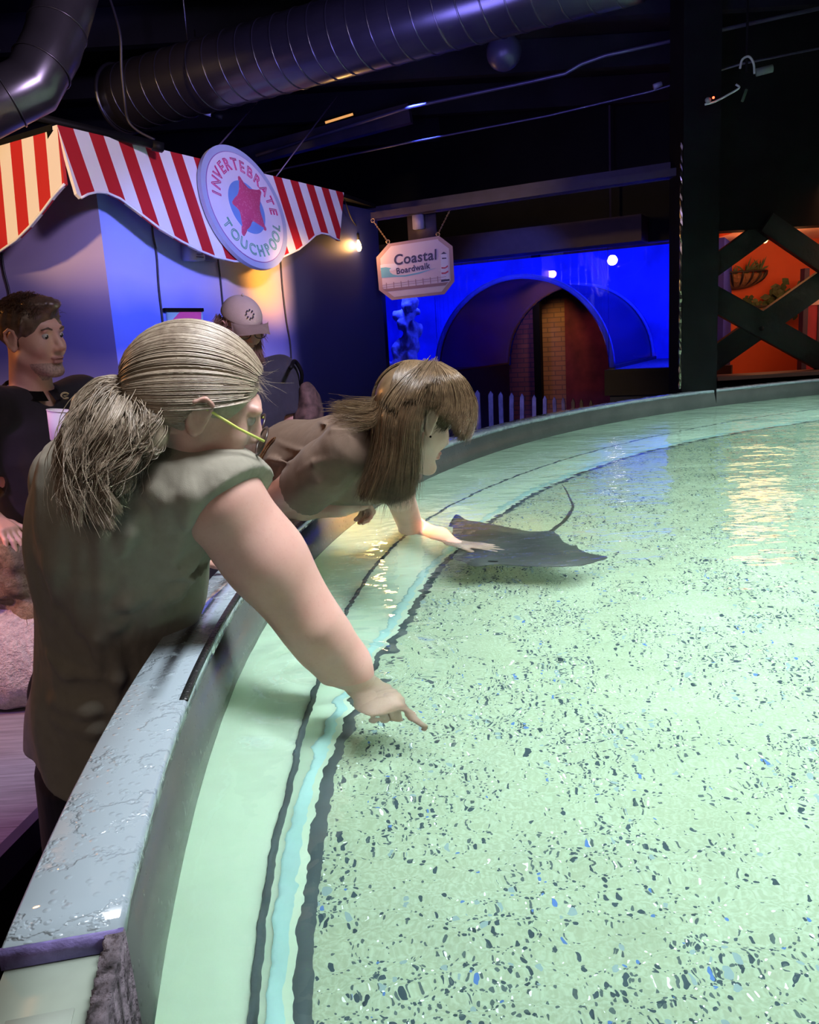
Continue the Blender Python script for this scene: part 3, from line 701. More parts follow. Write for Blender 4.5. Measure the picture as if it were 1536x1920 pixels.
# ================================================================== WOMAN IN THE SAGE SHIRT (foreground, pointing into the water)
m_skin1 = skin_mat('fair_skin', (0.56, 0.345, 0.29))
w1 = thing('person', 'woman in grey green shirt with blonde ponytail pointing into the pool', 'person', (-0.62, 1.30, 0), 'visitors')
fwd1 = _n((0.40, 0.92, 0)); right1 = _n((0.92, -0.40, 0))
ear1 = atd(372, 790, 1.335)
f1h = np.array([0.90, 0.42, 0.0]); f1h /= np.linalg.norm(f1h); pit = math.radians(22)
H1h = Head(ear1, f1h*math.cos(pit)+np.array([0, 0, -1])*math.sin(pit), scale=1.09); H1h.c = ear1 - H1h.R @ np.array([-0.005, -0.076, 0.0])*1.09   # frame of the hair mass
f1h = _n((0.95, 0.31, 0)); pit = math.radians(27)
H1 = Head(ear1, f1h*math.cos(pit)+np.array([0, 0, -1])*math.sin(pit), scale=1.0, tilt=math.radians(15)); H1.c = atd(372, 783, 1.335) - H1.R @ np.array([-0.004, -0.080, 0.0])
SIDE1 = _n((0.94, 0.33, 0)); VIEW1 = _n((-0.33, 0.94, 0))
lev = [(1580, 82, 335, 1.78), (1480, 72, 335, 1.76), (1420, 66, 337, 1.74), (1330, 68, 342, 1.70), (1250, 78, 348, 1.66), (1180, 76, 358, 1.62), (1100, 72, 374, 1.575), (1030, 69, 380, 1.535), (960, 70, 386, 1.50), (900, 80, 402, 1.475), (865, 92, 405, 1.46), (840, 135, 400, 1.45), (822, 190, 385, 1.44)]
P1 = np.array([atd((a+b)/2, y, D) for y, a, b, D in lev]); RX1 = np.array([(b-a)/2*D/F_PX for y, a, b, D in lev])
RY1 = np.array([0.165, 0.17, 0.17, 0.165, 0.155, 0.15, 0.15, 0.15, 0.145, 0.135, 0.11, 0.085, 0.055])
S1 = atd(416, 938, 1.425); EL1 = atd(580, 1165, 1.52); EN1 = atd(648, 1250, 1.60)
WR1 = under(683, 1286, 0.806); KN1 = under(706, 1312, 0.775)
ls1 = atd(140, 905, 1.58); neck1 = atd(305, 855, 1.44)
body = Vol()
add_head(body, H1, neck1, 0.058, skull=H1h)
body.cone(neck1, P1[9], 0.06, 0.10, 0.05)
body.loft(P1[1:12], RX1[1:12]*np.linspace(0.70, 0.86, 11), RY1[1:12]*np.linspace(0.66, 0.80, 11), SIDE1, 0.03)
body.chain([P1[9], S1], [0.08, 0.060], 0.03)
body.chain([S1, atd(500, 1048, 1.47), EL1, atd(612, 1208, 1.56), EN1, WR1], [0.064, 0.058, 0.048, 0.045, 0.040, 0.029], 0.05)
body.cone(atd(462, 1010, 1.46), atd(535, 1100, 1.50), 0.056, 0.050, 0.05)
hand_f = _n(KN1-WR1); hand_t = _n((0.75, 0.35, 0.25))     # thumb towards the far side
add_hand(body, WR1, hand_f, (-0.40, -0.45, -0.75), hand_t, curl=((16, 14, 8), (68, 86, 50), (72, 88, 50), (76, 88, 50)), s=1.14, tcurl=60, tang=12, k=0.003)
body.chain([P1[9], ls1, atd(215, 1110, 1.80), atd(330, 1045, 1.92)], [0.08, 0.06, 0.046, 0.036], 0.02)
add_hand(body, atd(330, 1045, 1.92), _n((0.8, 0.5, -0.1)), (0, 0, -1), _n((0.5, -0.85, 0)), curl=(10, 10, 10, 10))
hip = P1[2].copy()+SIDE1*0.03; hip[2] = 0.82
for sd in (-1, 1):
    a = hip+SIDE1*0.065*sd; body.chain([a, a*[1, 1, 0]+[0.02, 0, 0.47], a*[1, 1, 0]+[0.0, 0, 0.09]], [0.075, 0.058, 0.045], 0.03)
    body.cone(a*[1, 1, 0]+[0, 0, 0.05], a*[1, 1, 0]+fwd1*0.15+[0, 0, 0.035], 0.045, 0.034, 0.02)
me = body.mesh(axis((-1.0, -0.54, 0.008), (-0.54, 0.02, 0.0042)), axis((1.12, 1.78, 0.0042), (1.78, 2.15, 0.007)), axis((0.0, 0.72, 0.016), (0.72, 1.10, 0.0045), (1.10, 1.62, 0.0042)), 'body')
paint(me, [(1, lambda c: (lambda q: (q[:, 0] > 0.086) & (np.abs(q[:, 1]) < 0.026) & (np.abs(q[:, 2]+0.059) < 0.012))(H1.loc(c)))])
obj('body', me, [m_skin1, m_lip], w1)
add_eyes(H1, w1, look=(1, 0, -0.3))
# shirt
sh = Vol()
sh.loft(P1, RX1, RY1, SIDE1, 0.02, 0.02)
sh.cone(atd(290, 905, 1.455), S1+np.array([0, 0, -0.005]), 0.10, 0.066, 0.07); sh.cone(atd(300, 870, 1.445), atd(400, 905, 1.43), 0.062, 0.05, 0.07)
sh.cone(atd(330, 885, 1.45), S1+np.array([0, 0, 0.002]), 0.08, 0.071, 0.05)
sh.cone(S1, atd(465, 965, 1.45), 0.071, 0.068, 0.03)
sh.cone(atd(320, 950, 1.47), atd(368, 1015, 1.47), 0.085, 0.07, 0.04)
sh.cone(atd(190, 885, 1.50), ls1, 0.07, 0.07, 0.04); sh.cone(ls1, ls1+np.array([-0.03, 0.04, -0.06]), 0.07, 0.066, 0.03)
sh.cone(neck1+np.array([0, 0, -0.03]), P1[10], 0.075, 0.11, 0.04)
q0, q1, q2 = atd(474, 912, 1.45), atd(380, 958, 1.36), atd(362, 1046, 1.45)
nrm = np.cross(q1-q0, q2-q0); nrm = _n(nrm); nrm = nrm if nrm @ (EL1-S1) > 0 else -nrm
sh.cut(q0, nrm, (atd(462, 985, 1.44), 0.135))
sh.cut(atd(60, 1425, 1.64), _n((-0.75, -0.10, -1.0)))
def fold_disp(seed, amp, sc):
    r_ = np.random.default_rng(seed); K = [(r_.normal(0, 1, 3)*sc*np.array([1, 1, 0.55]), r_.uniform(0, 6.28)) for _ in range(10)]
    def f(X, Y, Z):
        s = 0
        for k, ph in K: s = s+np.sin(X*k[0]+Y*k[1]+Z*k[2]+ph)
        return -amp*np.maximum(s/3.0, -0.6)
    return f
folds(sh, [([(186, 1000), (190, 1100), (188, 1190), (184, 1270)], 0.0135), ([(255, 965), (245, 1000), (228, 1036)], 0.0108), ([(192, 1145), (240, 1130), (292, 1112)], 0.0135), ([(195, 1150), (215, 1175), (240, 1162)], 0.0095),
           ([(105, 1312), (170, 1326), (240, 1330)], 0.0175), ([(110, 1350), (180, 1362), (250, 1352)], 0.0121), ([(352, 870), (356, 930), (350, 985)], 0.0121), ([(318, 880), (312, 940), (316, 990)], 0.0095), ([(290, 870), (285, 920), (300, 960)], 0.0095),
           ([(325, 1085), (350, 1060), (372, 1038)], 0.0149), ([(300, 1130), (335, 1110), (365, 1085)], 0.0121), ([(150, 1020), (160, 1100), (150, 1180)], 0.0108), ([(120, 960), (112, 1060), (100, 1160)], 0.0121), ([(215, 1200), (220, 1270), (214, 1340)], 0.0095), ([(90, 1230), (130, 1260), (170, 1268)], 0.0121)], 1.0, 2.0)
me = sh.mesh(axis((-1.0, -0.12, 0.0055)), axis((1.15, 2.0, 0.0055)), axis((0.55, 1.45, 0.0055)), 'shirt', 1, fold_disp(3, 0.007, 19))
m_sage = cloth_mat('sage_cotton', (0.27, 0.255, 0.205), fold=0.9)
shirt1 = obj('shirt', me, m_sage, w1)
# trousers
tr = Vol(); tr.loft([P1[0]+[0.0, 0.0, -0.10]]+list(P1[:3]), [RX1[0]*0.93]+list(RX1[:3]*0.93), [RY1[0]*0.98]+list(RY1[:3]*0.98), SIDE1, 0.03)
for sd in (-1, 1):
    a = hip+SIDE1*0.065*sd; tr.chain([a+np.array([0, 0, 0.02]), a*[1, 1, 0]+[0.02, 0, 0.47], a*[1, 1, 0]+[0, 0, 0.10]], [0.098, 0.082, 0.07], 0.03)
obj('trousers', tr.mesh(axis((-1.0, -0.2, 0.012)), axis((1.3, 2.1, 0.012)), axis((0.02, 1.05, 0.012)), 'trousers'), cloth_mat('black_trouser_cloth', (0.012, 0.012, 0.016)), w1)
# swept-back hair
hl1, hd1 = (0.26, 0.18, 0.11), (0.62, 0.52, 0.38)
m_hair1 = hair_mat('ash_blonde_hair', (0.16, 0.11, 0.075), (0.44, 0.36, 0.27))
hc = np.array([-0.006, 0.0, 0.042]); hr = np.array([0.112, 0.089, 0.104])
pb = H1h.loc(atd(246, 738, 1.39)); pbd = _n((pb-hc)/hr)
cap = Vol(); cap.ell(H1h(*hc), hr*0.985, H1h.R, 0.01)
cap.cone(H1h(*(hc+pbd*hr*0.80)), H1h(*pb), 0.050, 0.022, 0.04)
cap.ell(H1h(0.108, 0, -0.045), (0.062, 0.12, 0.082), H1h.R, 0.02, -1)
for y in (-1, 1): cap.ell(H1h(0.022, y*0.10, -0.043), (0.060, 0.05, 0.068), H1h.R, 0.015, -1)
cap.ell(H1h(0.0, 0, -0.12), (0.12, 0.12, 0.075), H1h.R, 0.015, -1)
for y in (-1, 1): cap.ell(H1(-0.002, y*0.098, 0.003), (0.027, 0.024, 0.037), H1.R, 0.006, -1)
cap.ell(H1(0.100, 0, -0.030), (0.058, 0.10, 0.085), H1.R, 0.015, -1)
lo = H1h.c-0.2; hi = H1h.c+0.2
me = cap.mesh(axis((lo[0], hi[0], 0.005)), axis((lo[1], hi[1], 0.005)), axis((lo[2], hi[2], 0.005)), 'hair')
hair1 = obj('hair', me, m_hair1, w1)
def swept(n, m=20, rj=0.004):
    out = []
    while len(out) < n:
        th = rng.uniform(-PI, PI); 
        # hairline direction around the face: forehead -> temple -> nape
        a = abs(th)/PI
        z = np.interp(a, [0, 0.28, 0.42, 0.52, 0.75, 1], [0.66, 0.50, 0.02, -0.22, -0.58, -0.66]); x = np.interp(a, [0, 0.28, 0.42, 0.52, 0.75, 1], [0.74, 0.66, 0.52, 0.08, -0.35, -0.55])
        yy = math.sqrt(max(0, 1-x*x-z*z))*(1 if th > 0 else -1)
        s0 = _n(np.array([x, yy, z])); s = _n(s0*(1-0.0)+pbd*rng.uniform(0, 0.9)**1.3*0.9+rng.normal(0, 0.03, 3))
        om = math.acos(np.clip(s @ pbd, -1, 1))
        if om < 0.12: continue
        t = np.linspace(0, 1, m)[:, None]; d = (np.sin((1-t)*om)*s+np.sin(t*om)*pbd)/math.sin(om)
        r = 1.0+rj/0.1*rng.uniform(-0.4, 1.0)+0.02*np.sin(t*PI)
        p = hc+d*hr*r; w = np.clip((t-0.72)/0.28, 0, 1)**1.5; p = p*(1-w)+(pb+rng.normal(0, 0.006, 3))*w
        q_ = H1h.c+(p*H1h.s) @ H1h.R.T
        if clear_of_ear(H1, q_, -1, (0.017, 0.03, 0.022)): out.append(q_)
    return np.array(out)
obj('hair_strands', strands_mesh(swept(6000), 0.00085), m_hair1, hair1)
# flyaways at the forehead
fl = []
for i in range(90):
    a = hc+_n((rng.uniform(0.55, 0.8), rng.uniform(-0.7, 0.5), rng.uniform(0.35, 0.75)))*hr*1.0; d = _n(np.array([rng.uniform(0.2, 1), rng.uniform(-.8, .8), rng.uniform(-0.9, 0.5)]))
    L = rng.uniform(0.015, 0.05); c = rng.normal(0, 0.5, 3); t = np.linspace(0, 1, 8)[:, None]
    fl.append(H1h.c+((a+d*L*t+c*L*0.6*t*t)) @ H1h.R.T)
obj('flyaway_strands', strands_mesh(fl, 0.00035), m_hair1, hair1)
# ponytail
PG = [[(243, 735, 1.25), (200, 722, 1.235), (152, 762, 1.215), (128, 830, 1.205), (124, 890, 1.2), (140, 950, 1.195)],
      [(244, 738, 1.245), (205, 735, 1.215), (168, 785, 1.19), (150, 850, 1.18), (150, 905, 1.18), (165, 958, 1.185)],
      [(247, 740, 1.24), (226, 745, 1.20), (200, 805, 1.17), (178, 860, 1.17), (172, 912, 1.175), (190, 960, 1.185)],
      [(250, 742, 1.24), (255, 760, 1.20), (238, 815, 1.17), (210, 862, 1.17), (198, 908, 1.18), (208, 940, 1.19)],
      [(255, 742, 1.24), (276, 760, 1.205), (284, 795, 1.185), (270, 832, 1.18), (232, 862, 1.185), (205, 905, 1.19)],
      [(258, 745, 1.245), (286, 768, 1.22), (298, 796, 1.205), (284, 826, 1.20), (262, 848, 1.20), (228, 872, 1.20)]]
PG = [[atd(x, y, D+0.135) for x, y, D in g] for g in PG]
tail = Vol()
for g in PG: tail.chain(list(smooth_curve(g, 9)), [0.006, 0.009, 0.012, 0.014, 0.013, 0.011, 0.009, 0.006, 0.003], 0.014)
allp = np.array(PG).reshape(-1, 3); lo = allp.min(0)-0.05; hi = allp.max(0)+0.05
pony = obj('ponytail', tail.mesh(axis((lo[0], hi[0], 0.006)), axis((lo[1], hi[1], 0.006)), axis((lo[2], hi[2], 0.006)), 'ponytail', 1, fold_disp(5, 0.004, 60)), m_hair1, w1)
G2 = [[p-np.array([0, 0.016, 0])+0*i for i, p in enumerate(g)] for g in PG]
paths = np.concatenate([guide_strands(G2, 4600, 30, 0.0022, 0.019, 1.2, 0.95, 26, 0.0015), guide_strands(PG, 3000, 30, 0.005, 0.022, 1.3, 0.93, 24, 0.002), guide_strands(G2, 300, 30, 0.012, 0.016, 1.5, 0.5, 40, 0.012)])
obj('ponytail_strands', strands_mesh(paths, 0.0009), m_hair1, pony)
bm = bmesh.new(); c0 = atd(244, 733, 1.385); ax_ = _n(np.array(PG[2][1])-H1h(*(hc+pbd*hr*0.8))); Rr = Vector(ax_).to_track_quat('Z', 'Y').to_matrix()
for k in range(3):
    ring = [Vector(c0)+Vector(ax_)*(0.006*k-0.006)+Rr @ Vector((0.024*math.cos(a), 0.024*math.sin(a), 0.004*math.sin(5*a+k*2))) for a in np.linspace(0, 2*PI, 28)]
    add_tube(bm, ring, 0.0075, 8, False)
tagp = obj('hair_tie', bm, mat('black_elastic', (0.012, 0.012, 0.02), 0.5, var=0.3, bump=0.6, bscale=200), w1); tagp['label'] = 'black elastic hair tie'
# glasses
m_tem = mat('yellow_green_temple', (0.62, 0.66, 0.16), 0.3, var=0.05); m_lr = mat('dark_lens_rim', (0.04, 0.025, 0.02), 0.3, var=0.1)
t = NT('clear_lens'); t.b.inputs['Transmission Weight'].default_value = 1.0; t.b.inputs['Roughness'].default_value = 0.0; t.b.inputs['IOR'].default_value = 1.08; t.b.inputs['Base Color'].default_value = (0.9, 0.85, 0.85, 1); m_lens = t.m
def glasses(H, parent, m_t, m_r, label=None, x0=0.110, rz=0.023, ry=0.029, drop=-0.006):
    bm = bmesh.new(); add_tube(bm, [H(x0, -0.008, drop+0.006), H(x0+0.004, 0, drop+0.010), H(x0, 0.008, drop+0.006)], 0.002, 6); g = obj('glasses', bm, m_r, parent)
    if label: g['label'] = label
    for y in (-1, 1):
        bm = bmesh.new(); add_tube(bm, [H(x0-0.002, y*0.068, drop+0.010), H(0.06, y*0.081, drop+0.018), H(0.0, y*0.083, 0.020), H(-0.02, y*0.081, 0.004)], 0.0024, 8); obj('temple', bm, m_t, g)
        ring = [H(x0, y*(0.037+ry*math.cos(a)), drop+rz*math.sin(a)) for a in np.linspace(0, 2*PI, 25)]
        bm = bmesh.new(); add_tube(bm, ring, 0.0021, 6, False); obj('lens_rim', bm, m_r, g)
        bm = bmesh.new(); bm.faces.new([bm.verts.new(p) for p in ring[:-1]]); obj('lens', bm, m_lens, g, False)
    return g
glasses(H1, w1, m_tem, m_lr, 'glasses with yellow green temples', 0.112, 0.024, 0.030, -0.010)

# ================================================================== WOMAN IN THE TAN T-SHIRT (leaning over the rim, touching the ray)
m_skin2 = skin_mat('pale_skin', (0.60, 0.385, 0.33), freck=0.02)
w2 = thing('person', 'woman in tan t-shirt with long straight hair leaning in to touch the ray', 'person', (-0.62, 2.62, 0), 'visitors')
ear2 = atd(806, 792, 2.02)
f2h = _n((0.85, 0.53, 0)); pit = math.radians(23); f2 = f2h*math.cos(pit)+np.array([0, 0, -1])*math.sin(pit)
H2 = Head(ear2, f2, scale=1.03); H2.c = ear2 - H2.R @ np.array([-0.005, -0.080, 0.0])*1.03
sR = atd(655, 838, 2.10); sL = atd(742, 862, 2.38); nk = atd(718, 822, 2.19); hipc = atd(400, 935, 2.74); mid = atd(556, 870, 2.44)
eR = atd(500, 944, 2.40); wRr = atd(640, 948, 2.36); wRr[2] = 1.05
b2 = Vol()
add_head(b2, H2, nk, 0.046, 0.95, 0.98)
b2.chain([hipc, mid, (sR+sL)/2+np.array([-0.03, 0, -0.01])], [0.135, 0.105, 0.115], 0.05)
b2.chain([sR, (sR+sL)/2, sL], [0.052, 0.085, 0.052], 0.03); b2.cone(nk, (sR+sL)/2, 0.05, 0.07, 0.03)
b2.chain([sR, atd(572, 905, 2.25), eR], [0.053, 0.050, 0.043], 0.02)
b2.chain([eR, (eR+wRr)/2, wRr], [0.043, 0.040, 0.028], 0.02)
add_hand(b2, wRr, _n((0.75, 0.62, 0.0)), (0, 0, -1), _n((-0.6, 0.75, 0.1)), curl=((55, 70, 40),)*4, s=0.95, tcurl=30, tang=20)
EN2 = atz(772, 992, ZW); el2 = under(782, 985, ZW-0.012); wr2 = under(858, 1019, ZW-0.022); tip2 = under(934, 1027, ZW-0.03)
b2.chain([sL, atd(748, 925, 2.42), EN2, EN2+np.array([0.012, 0.03, -0.012])], [0.050, 0.044, 0.041, 0.040], 0.02)
b2.chain([EN2+np.array([0.012, 0.03, -0.014]), EN2*0.5+wr2*0.5+np.array([0.02, 0, -0.002]), wr2], [0.040, 0.034, 0.023], 0.02)
add_hand(b2, wr2, _n(tip2-wr2), (0, 0, -1), _n((-0.5, -0.85, 0)), curl=((6, 4, 2), (5, 4, 2), (7, 5, 3), (10, 6, 3)), spread=5, s=0.92, tcurl=10, tang=34)
for sd in (-1, 1):
    a = hipc+np.array([-0.05, 0.0, -0.10])+np.array([0.45, -0.89, 0])*0.09*sd*-1; b2.chain([a, [a[0]-0.01, a[1]+0.02, 0.48], [a[0]-0.06, a[1]+0.02, 0.09]], [0.10, 0.06, 0.045], 0.03)
    b2.cone([a[0]-0.06, a[1]+0.02, 0.05], [a[0]+0.06, a[1]+0.1, 0.035], 0.042, 0.032, 0.02)
me = b2.mesh(axis((-1.0, -0.5, 0.012), (-0.5, 0.36, 0.0045)), axis((1.9, 2.8, 0.0045), (2.8, 3.1, 0.012)), axis((0.0, 0.76, 0.02), (0.76, 1.52, 0.0045)), 'body')
paint(me, [(1, lambda c: (lambda q: (q[:, 0] > 0.086) & (np.abs(q[:, 1]) < 0.024) & (np.abs(q[:, 2]+0.059) < 0.011))(H2.loc(c)))])
obj('body', me, [m_skin2, m_lip], w2); add_eyes(H2, w2, look=(1, 0, -0.2))
s2 = Vol()
s2.chain([hipc+np.array([0, 0, 0.0]), atd(480, 890, 2.60), mid, (sR+sL)/2+np.array([-0.03, 0, -0.01])], [0.15, 0.122, 0.115, 0.130], 0.06)
s2.chain([sR, (sR+sL)/2+np.array([0.01, 0, -0.005]), sL], [0.070, 0.100, 0.068], 0.04)
s2.cone(nk-(np.array(H2.R[:, 2])*0.015), (sR+sL)/2, 0.058, 0.09, 0.04)
s2.chain([sR, atd(612, 878, 2.15), atd(560, 925, 2.26)], [0.070, 0.074, 0.079], 0.012)
s2.chain([sL, atd(746, 905, 2.41)], [0.07, 0.072], 0.03); s2.cut(atd(746, 902, 2.41), _n((0.05, 0.02, -1)), (atd(748, 925, 2.42), 0.10))
ad = _n(eR-sR); s2.cut(atd(574, 913, 2.25), ad, (atd(548, 930, 2.24), 0.105))
folds(s2, k=0.008, D0=1.6, D1=3.0, lines=[([(585, 940), (600, 905), (622, 880)], 0.008), ([(560, 885), (590, 868), (628, 858)], 0.009), ([(520, 830), (560, 845), (600, 846)], 0.008), ([(470, 870), (510, 862), (548, 868)], 0.010), ([(640, 780), (655, 820), (648, 850)], 0.006), ([(600, 790), (625, 808), (650, 812)], 0.006), ([(450, 895), (480, 905), (510, 900)], 0.009), ([(610, 940), (632, 905), (655, 880)], 0.006)])
me = s2.mesh(axis((-0.95, 0.22, 0.006)), axis((1.9, 3.0, 0.006)), axis((0.85, 1.45, 0.006)), 'tshirt', 1, fold_disp(9, 0.0022, 30))
obj('tshirt', me, cloth_mat('tan_cotton', (0.17, 0.115, 0.085), fold=0.5), w2)
tr = Vol()
for sd in (-1, 1):
    a = hipc+np.array([-0.05, 0.0, -0.10])+np.array([0.45, -0.89, 0])*0.09*sd*-1; tr.chain([a+np.array([0, 0, 0.02]), [a[0]-0.01, a[1]+0.02, 0.48], [a[0]-0.06, a[1]+0.02, 0.10]], [0.125, 0.085, 0.07], 0.03)
obj('trousers', tr.mesh(axis((-1.0, -0.2, 0.012)), axis((2.1, 3.2, 0.012)), axis((0.02, 1.12, 0.012)), 'trousers'), cloth_mat('dark_trouser_cloth', (0.03, 0.03, 0.04)), w2)
# hair
m_hair2 = hair_mat('light_brown_hair', (0.06, 0.035, 0.018), (0.20, 0.135, 0.075), 0.32)
hc2 = np.array([-0.008, 0.0, 0.042]); hr2 = np.array([0.108, 0.087, 0.100])
cap = Vol(); cap.ell(H2(*hc2), hr2*0.98*1.03, H2.R, 0.01)
cap.ell(H2(0.112, 0, -0.050), (0.060, 0.12, 0.090), H2.R, 0.02, -1)
cap.ell(H2(0.028, -0.10, -0.040), (0.052, 0.05, 0.062), H2.R, 0.015, -1); cap.ell(H2(0.01, 0, -0.13), (0.12, 0.12, 0.07), H2.R, 0.015, -1)
for y in (-1, 1): cap.ell(H2(-0.002, y*0.096, 0.002), (0.021, 0.020, 0.033), H2.R, 0.006, -1)
lo = H2.c-0.2; hi = H2.c+0.2
hair2 = obj('hair', cap.mesh(axis((lo[0], hi[0], 0.006)), axis((lo[1], hi[1], 0.006)), axis((lo[2], hi[2], 0.006)), 'hair'), m_hair2, w2)
G = [[(795, 690, 2.06), (748, 712, 2.05), (712, 765, 2.04), (706, 820, 2.05), (698, 868, 2.06), (676, 928, 2.08)],
     [(800, 686, 2.03), (760, 722, 1.98), (728, 775, 1.97), (722, 830, 1.985), (714, 880, 2.0), (700, 934, 2.03)],
     [(806, 684, 2.02), (775, 728, 1.945), (750, 785, 1.94), (745, 840, 1.96), (738, 890, 1.98), (728, 938, 2.02)],
     [(812, 684, 2.01), (790, 724, 1.93), (770, 780, 1.925), (763, 835, 1.95), (760, 888, 1.985), (752, 932, 2.02)],
     [(818, 685, 2.01), (806, 716, 1.925), (792, 752, 1.93), (782, 800, 1.945), (778, 860, 1.985), (772, 922, 2.03)]]
G = [[atd(*p) for p in g] for g in G]
cur = Vol()
for g in G: cur.chain(list(smooth_curve(g, 8))[1:], [0.008, 0.011, 0.013, 0.013, 0.012, 0.010, 0.006], 0.014)
allp = np.array(G).reshape(-1, 3); lo = allp.min(0)-0.04; hi = allp.max(0)+0.04
curtain = obj('hanging_hair', cur.mesh(axis((lo[0], hi[0], 0.006)), axis((lo[1], hi[1], 0.006)), axis((lo[2], hi[2], 0.006)), 'hanging_hair', 2), m_hair2, w2)
FG = [[(812, 684, 2.01), (820, 702, 1.94), (828, 728, 1.925), (827, 752, 1.93), (819, 770, 1.935)],
      [(818, 683, 2.01), (838, 704, 1.95), (851, 732, 1.945), (854, 764, 1.95), (848, 790, 1.955)],
      [(823, 684, 2.02), (858, 708, 1.975), (876, 745, 1.985), (876, 785, 1.99), (862, 818, 1.985)],
      [(826, 685, 2.04), (866, 712, 2.03), (888, 752, 2.05), (888, 790, 2.055), (872, 822, 2.04)]]
FG = [[atd(*p) for p in g] for g in FG]
TG = [[(816, 685, 2.01), (806, 712, 1.925), (795, 738, 1.923), (788, 762, 1.93)], [(817, 684, 2.01), (814, 708, 1.925), (810, 735, 1.92), (803, 760, 1.928)], [(814, 684, 2.01), (820, 702, 1.935), (824, 728, 1.92), (818, 760, 1.93)]]
TG = [[atd(*p) for p in g] for g in TG]
BK = [[(745, 735, 2.06), (712, 752, 2.09), (675, 756, 2.10), (635, 762, 2.13)], [(735, 748, 2.05), (705, 764, 2.07), (670, 768, 2.09), (628, 772, 2.13)], [(722, 765, 2.03), (700, 790, 2.03), (672, 800, 2.05), (640, 800, 2.06)]]
BK = [[atd(x, y, D-0.03) for x, y, D in g] for g in BK]
top = []
for i in range(5200):   # from the crown down over the skull
    s = _n((rng.uniform(-0.5, 0.5), rng.normal(0, 0.05), 0.8)); e = _n((rng.uniform(-1.0, 0.62), rng.choice([-1, 1])*rng.uniform(0.55, 1), rng.uniform(-0.5, 0.05)))
    om = math.acos(np.clip(s @ e, -1, 1)); t = np.linspace(0, 1, 14)[:, None]; d = (np.sin((1-t)*om)*s+np.sin(t*om)*e)/math.sin(om)
    q_ = H2.c+((hc2+d*hr2*(1+rng.uniform(-0.01, 0.05)))*1.03) @ H2.R.T
    if clear_of_ear(H2, q_, -1, (0.022, 0.03, 0.034)): top.append(q_)
obj('hair_strands', strands_mesh(top, 0.0008), m_hair2, hair2)
Gn = [[p-_FW*0.010 for p in g] for g in G]
pp = np.concatenate([guide_strands(Gn, 4200, 18, 0.005, 0.002, 1.0, 0.6, 50, 0.006), guide_strands(G, 500, 18, 0.012, 0.004, 1.2, 0.5, 30, 0.016)])
obj('hanging_strands', strands_mesh(pp, 0.0008), m_hair2, curtain)
obj('fringe', strands_mesh(guide_strands(FG, 2600, 16, 0.004, 0.002, 1.0, 0.5, 40, 0.005), 0.0008), m_hair2, hair2)
obj('temple_strands', strands_mesh(guide_strands(TG, 2200, 14, 0.004, 0.002, 1.0, 0.5, 30, 0.004), 0.0009), m_hair2, hair2)
obj('back_strands', strands_mesh(guide_strands(BK, 420, 12, 0.008, 0.004, 1.0, 0.4, 30, 0.012), 0.0007), m_hair2, hair2)
bm = bmesh.new(); add_ball(bm, H2(0.004, -0.086, -0.032), 0.003); obj('earring', bm, mat('dark_stud', (0.05, 0.05, 0.06), 0.2, 1.0, 0), w2)
# bag chain over the back
ch = smooth_curve([on_front(s2, x, y, 1.6, 3.2, 0.010) for x, y in ((514, 822), (504, 832), (495, 846), (487, 862), (481, 880), (476, 900))], 44)
bm = bmesh.new()
for i in range(43):
    a, b = Vector(ch[i]), Vector(ch[i+1]); c = (a+b)/2; R = (b-a).to_track_quat('X', 'Z').to_matrix() @ Matrix.Rotation(PI/2*(i % 2)+0.5, 3, 'X')
    add_tube(bm, [c+R @ Vector((0.0062*math.cos(q), 0.004*math.sin(q), 0)) for q in np.linspace(0, 2*PI, 11)], 0.0014, 5, False)
o = obj('bag_chain', bm, mat('bronze_chain', (0.30, 0.17, 0.10), 0.3, 0.9, 0.2), w2); o['label'] = 'bronze bag chain'

# ================================================================== THE RAY
cont = [(160, 380), (125, 425), (100, 485), (132, 498), (124, 545), (158, 590), (190, 650), (165, 705), (136, 742), (160, 768), (225, 785), (275, 815), (345, 826), (430, 812), (520, 806), (680, 822), (850, 826), (1100, 826), (1235, 815), (1350, 782), (1448, 746), (1350, 722), (1255, 702), (1205, 672), (1182, 640), (1140, 645), (1075, 612), (1035, 562), (1008, 545), (975, 522), (900, 524), (800, 524), (700, 508), (550, 480), (400, 452), (250, 428), (200, 396)]
ZR = 0.812
def rp(x, y, z=ZR): return under(820+x/4.518, 880+y/4.518, z)
cp = np.array([rp(*q)[:2] for q in cont])
cc = smooth_curve(np.vstack([cp, cp[:1]]), 220)[:, :2]
ray_t = thing('stingray', 'grey brown ray gliding under the hand of the woman in tan', 'ray', (*cp.mean(0), ZR))
X = axis((cc[:, 0].min()-0.02, cc[:, 0].max()+0.02, 0.004)); Y = axis((cc[:, 1].min()-0.02, cc[:, 1].max()+0.02, 0.004)); Z = axis((ZR-0.05, ZR+0.05, 0.003))
gx, gy = np.meshgrid(X, Y, indexing='ij'); Q = np.stack([gx.ravel(), gy.ravel()], 1)
dmin = np.full(len(Q), 9.0); inside = np.zeros(len(Q), bool)
for i in range(len(cc)):
    a, b = cc[i], cc[(i+1) % len(cc)]; ab = b-a; h = np.clip(((Q-a) @ ab)/(ab @ ab+1e-12), 0, 1)
    dmin = np.minimum(dmin, np.linalg.norm(Q-a-h[:, None]*ab, axis=1))
    c = ((a[1] > Q[:, 1]) != (b[1] > Q[:, 1])) & (Q[:, 0] < (b[0]-a[0])*(Q[:, 1]-a[1])/(b[1]-a[1]+1e-12)+a[0]); inside ^= c
sd = np.where(inside, -dmin, dmin).reshape(gx.shape)
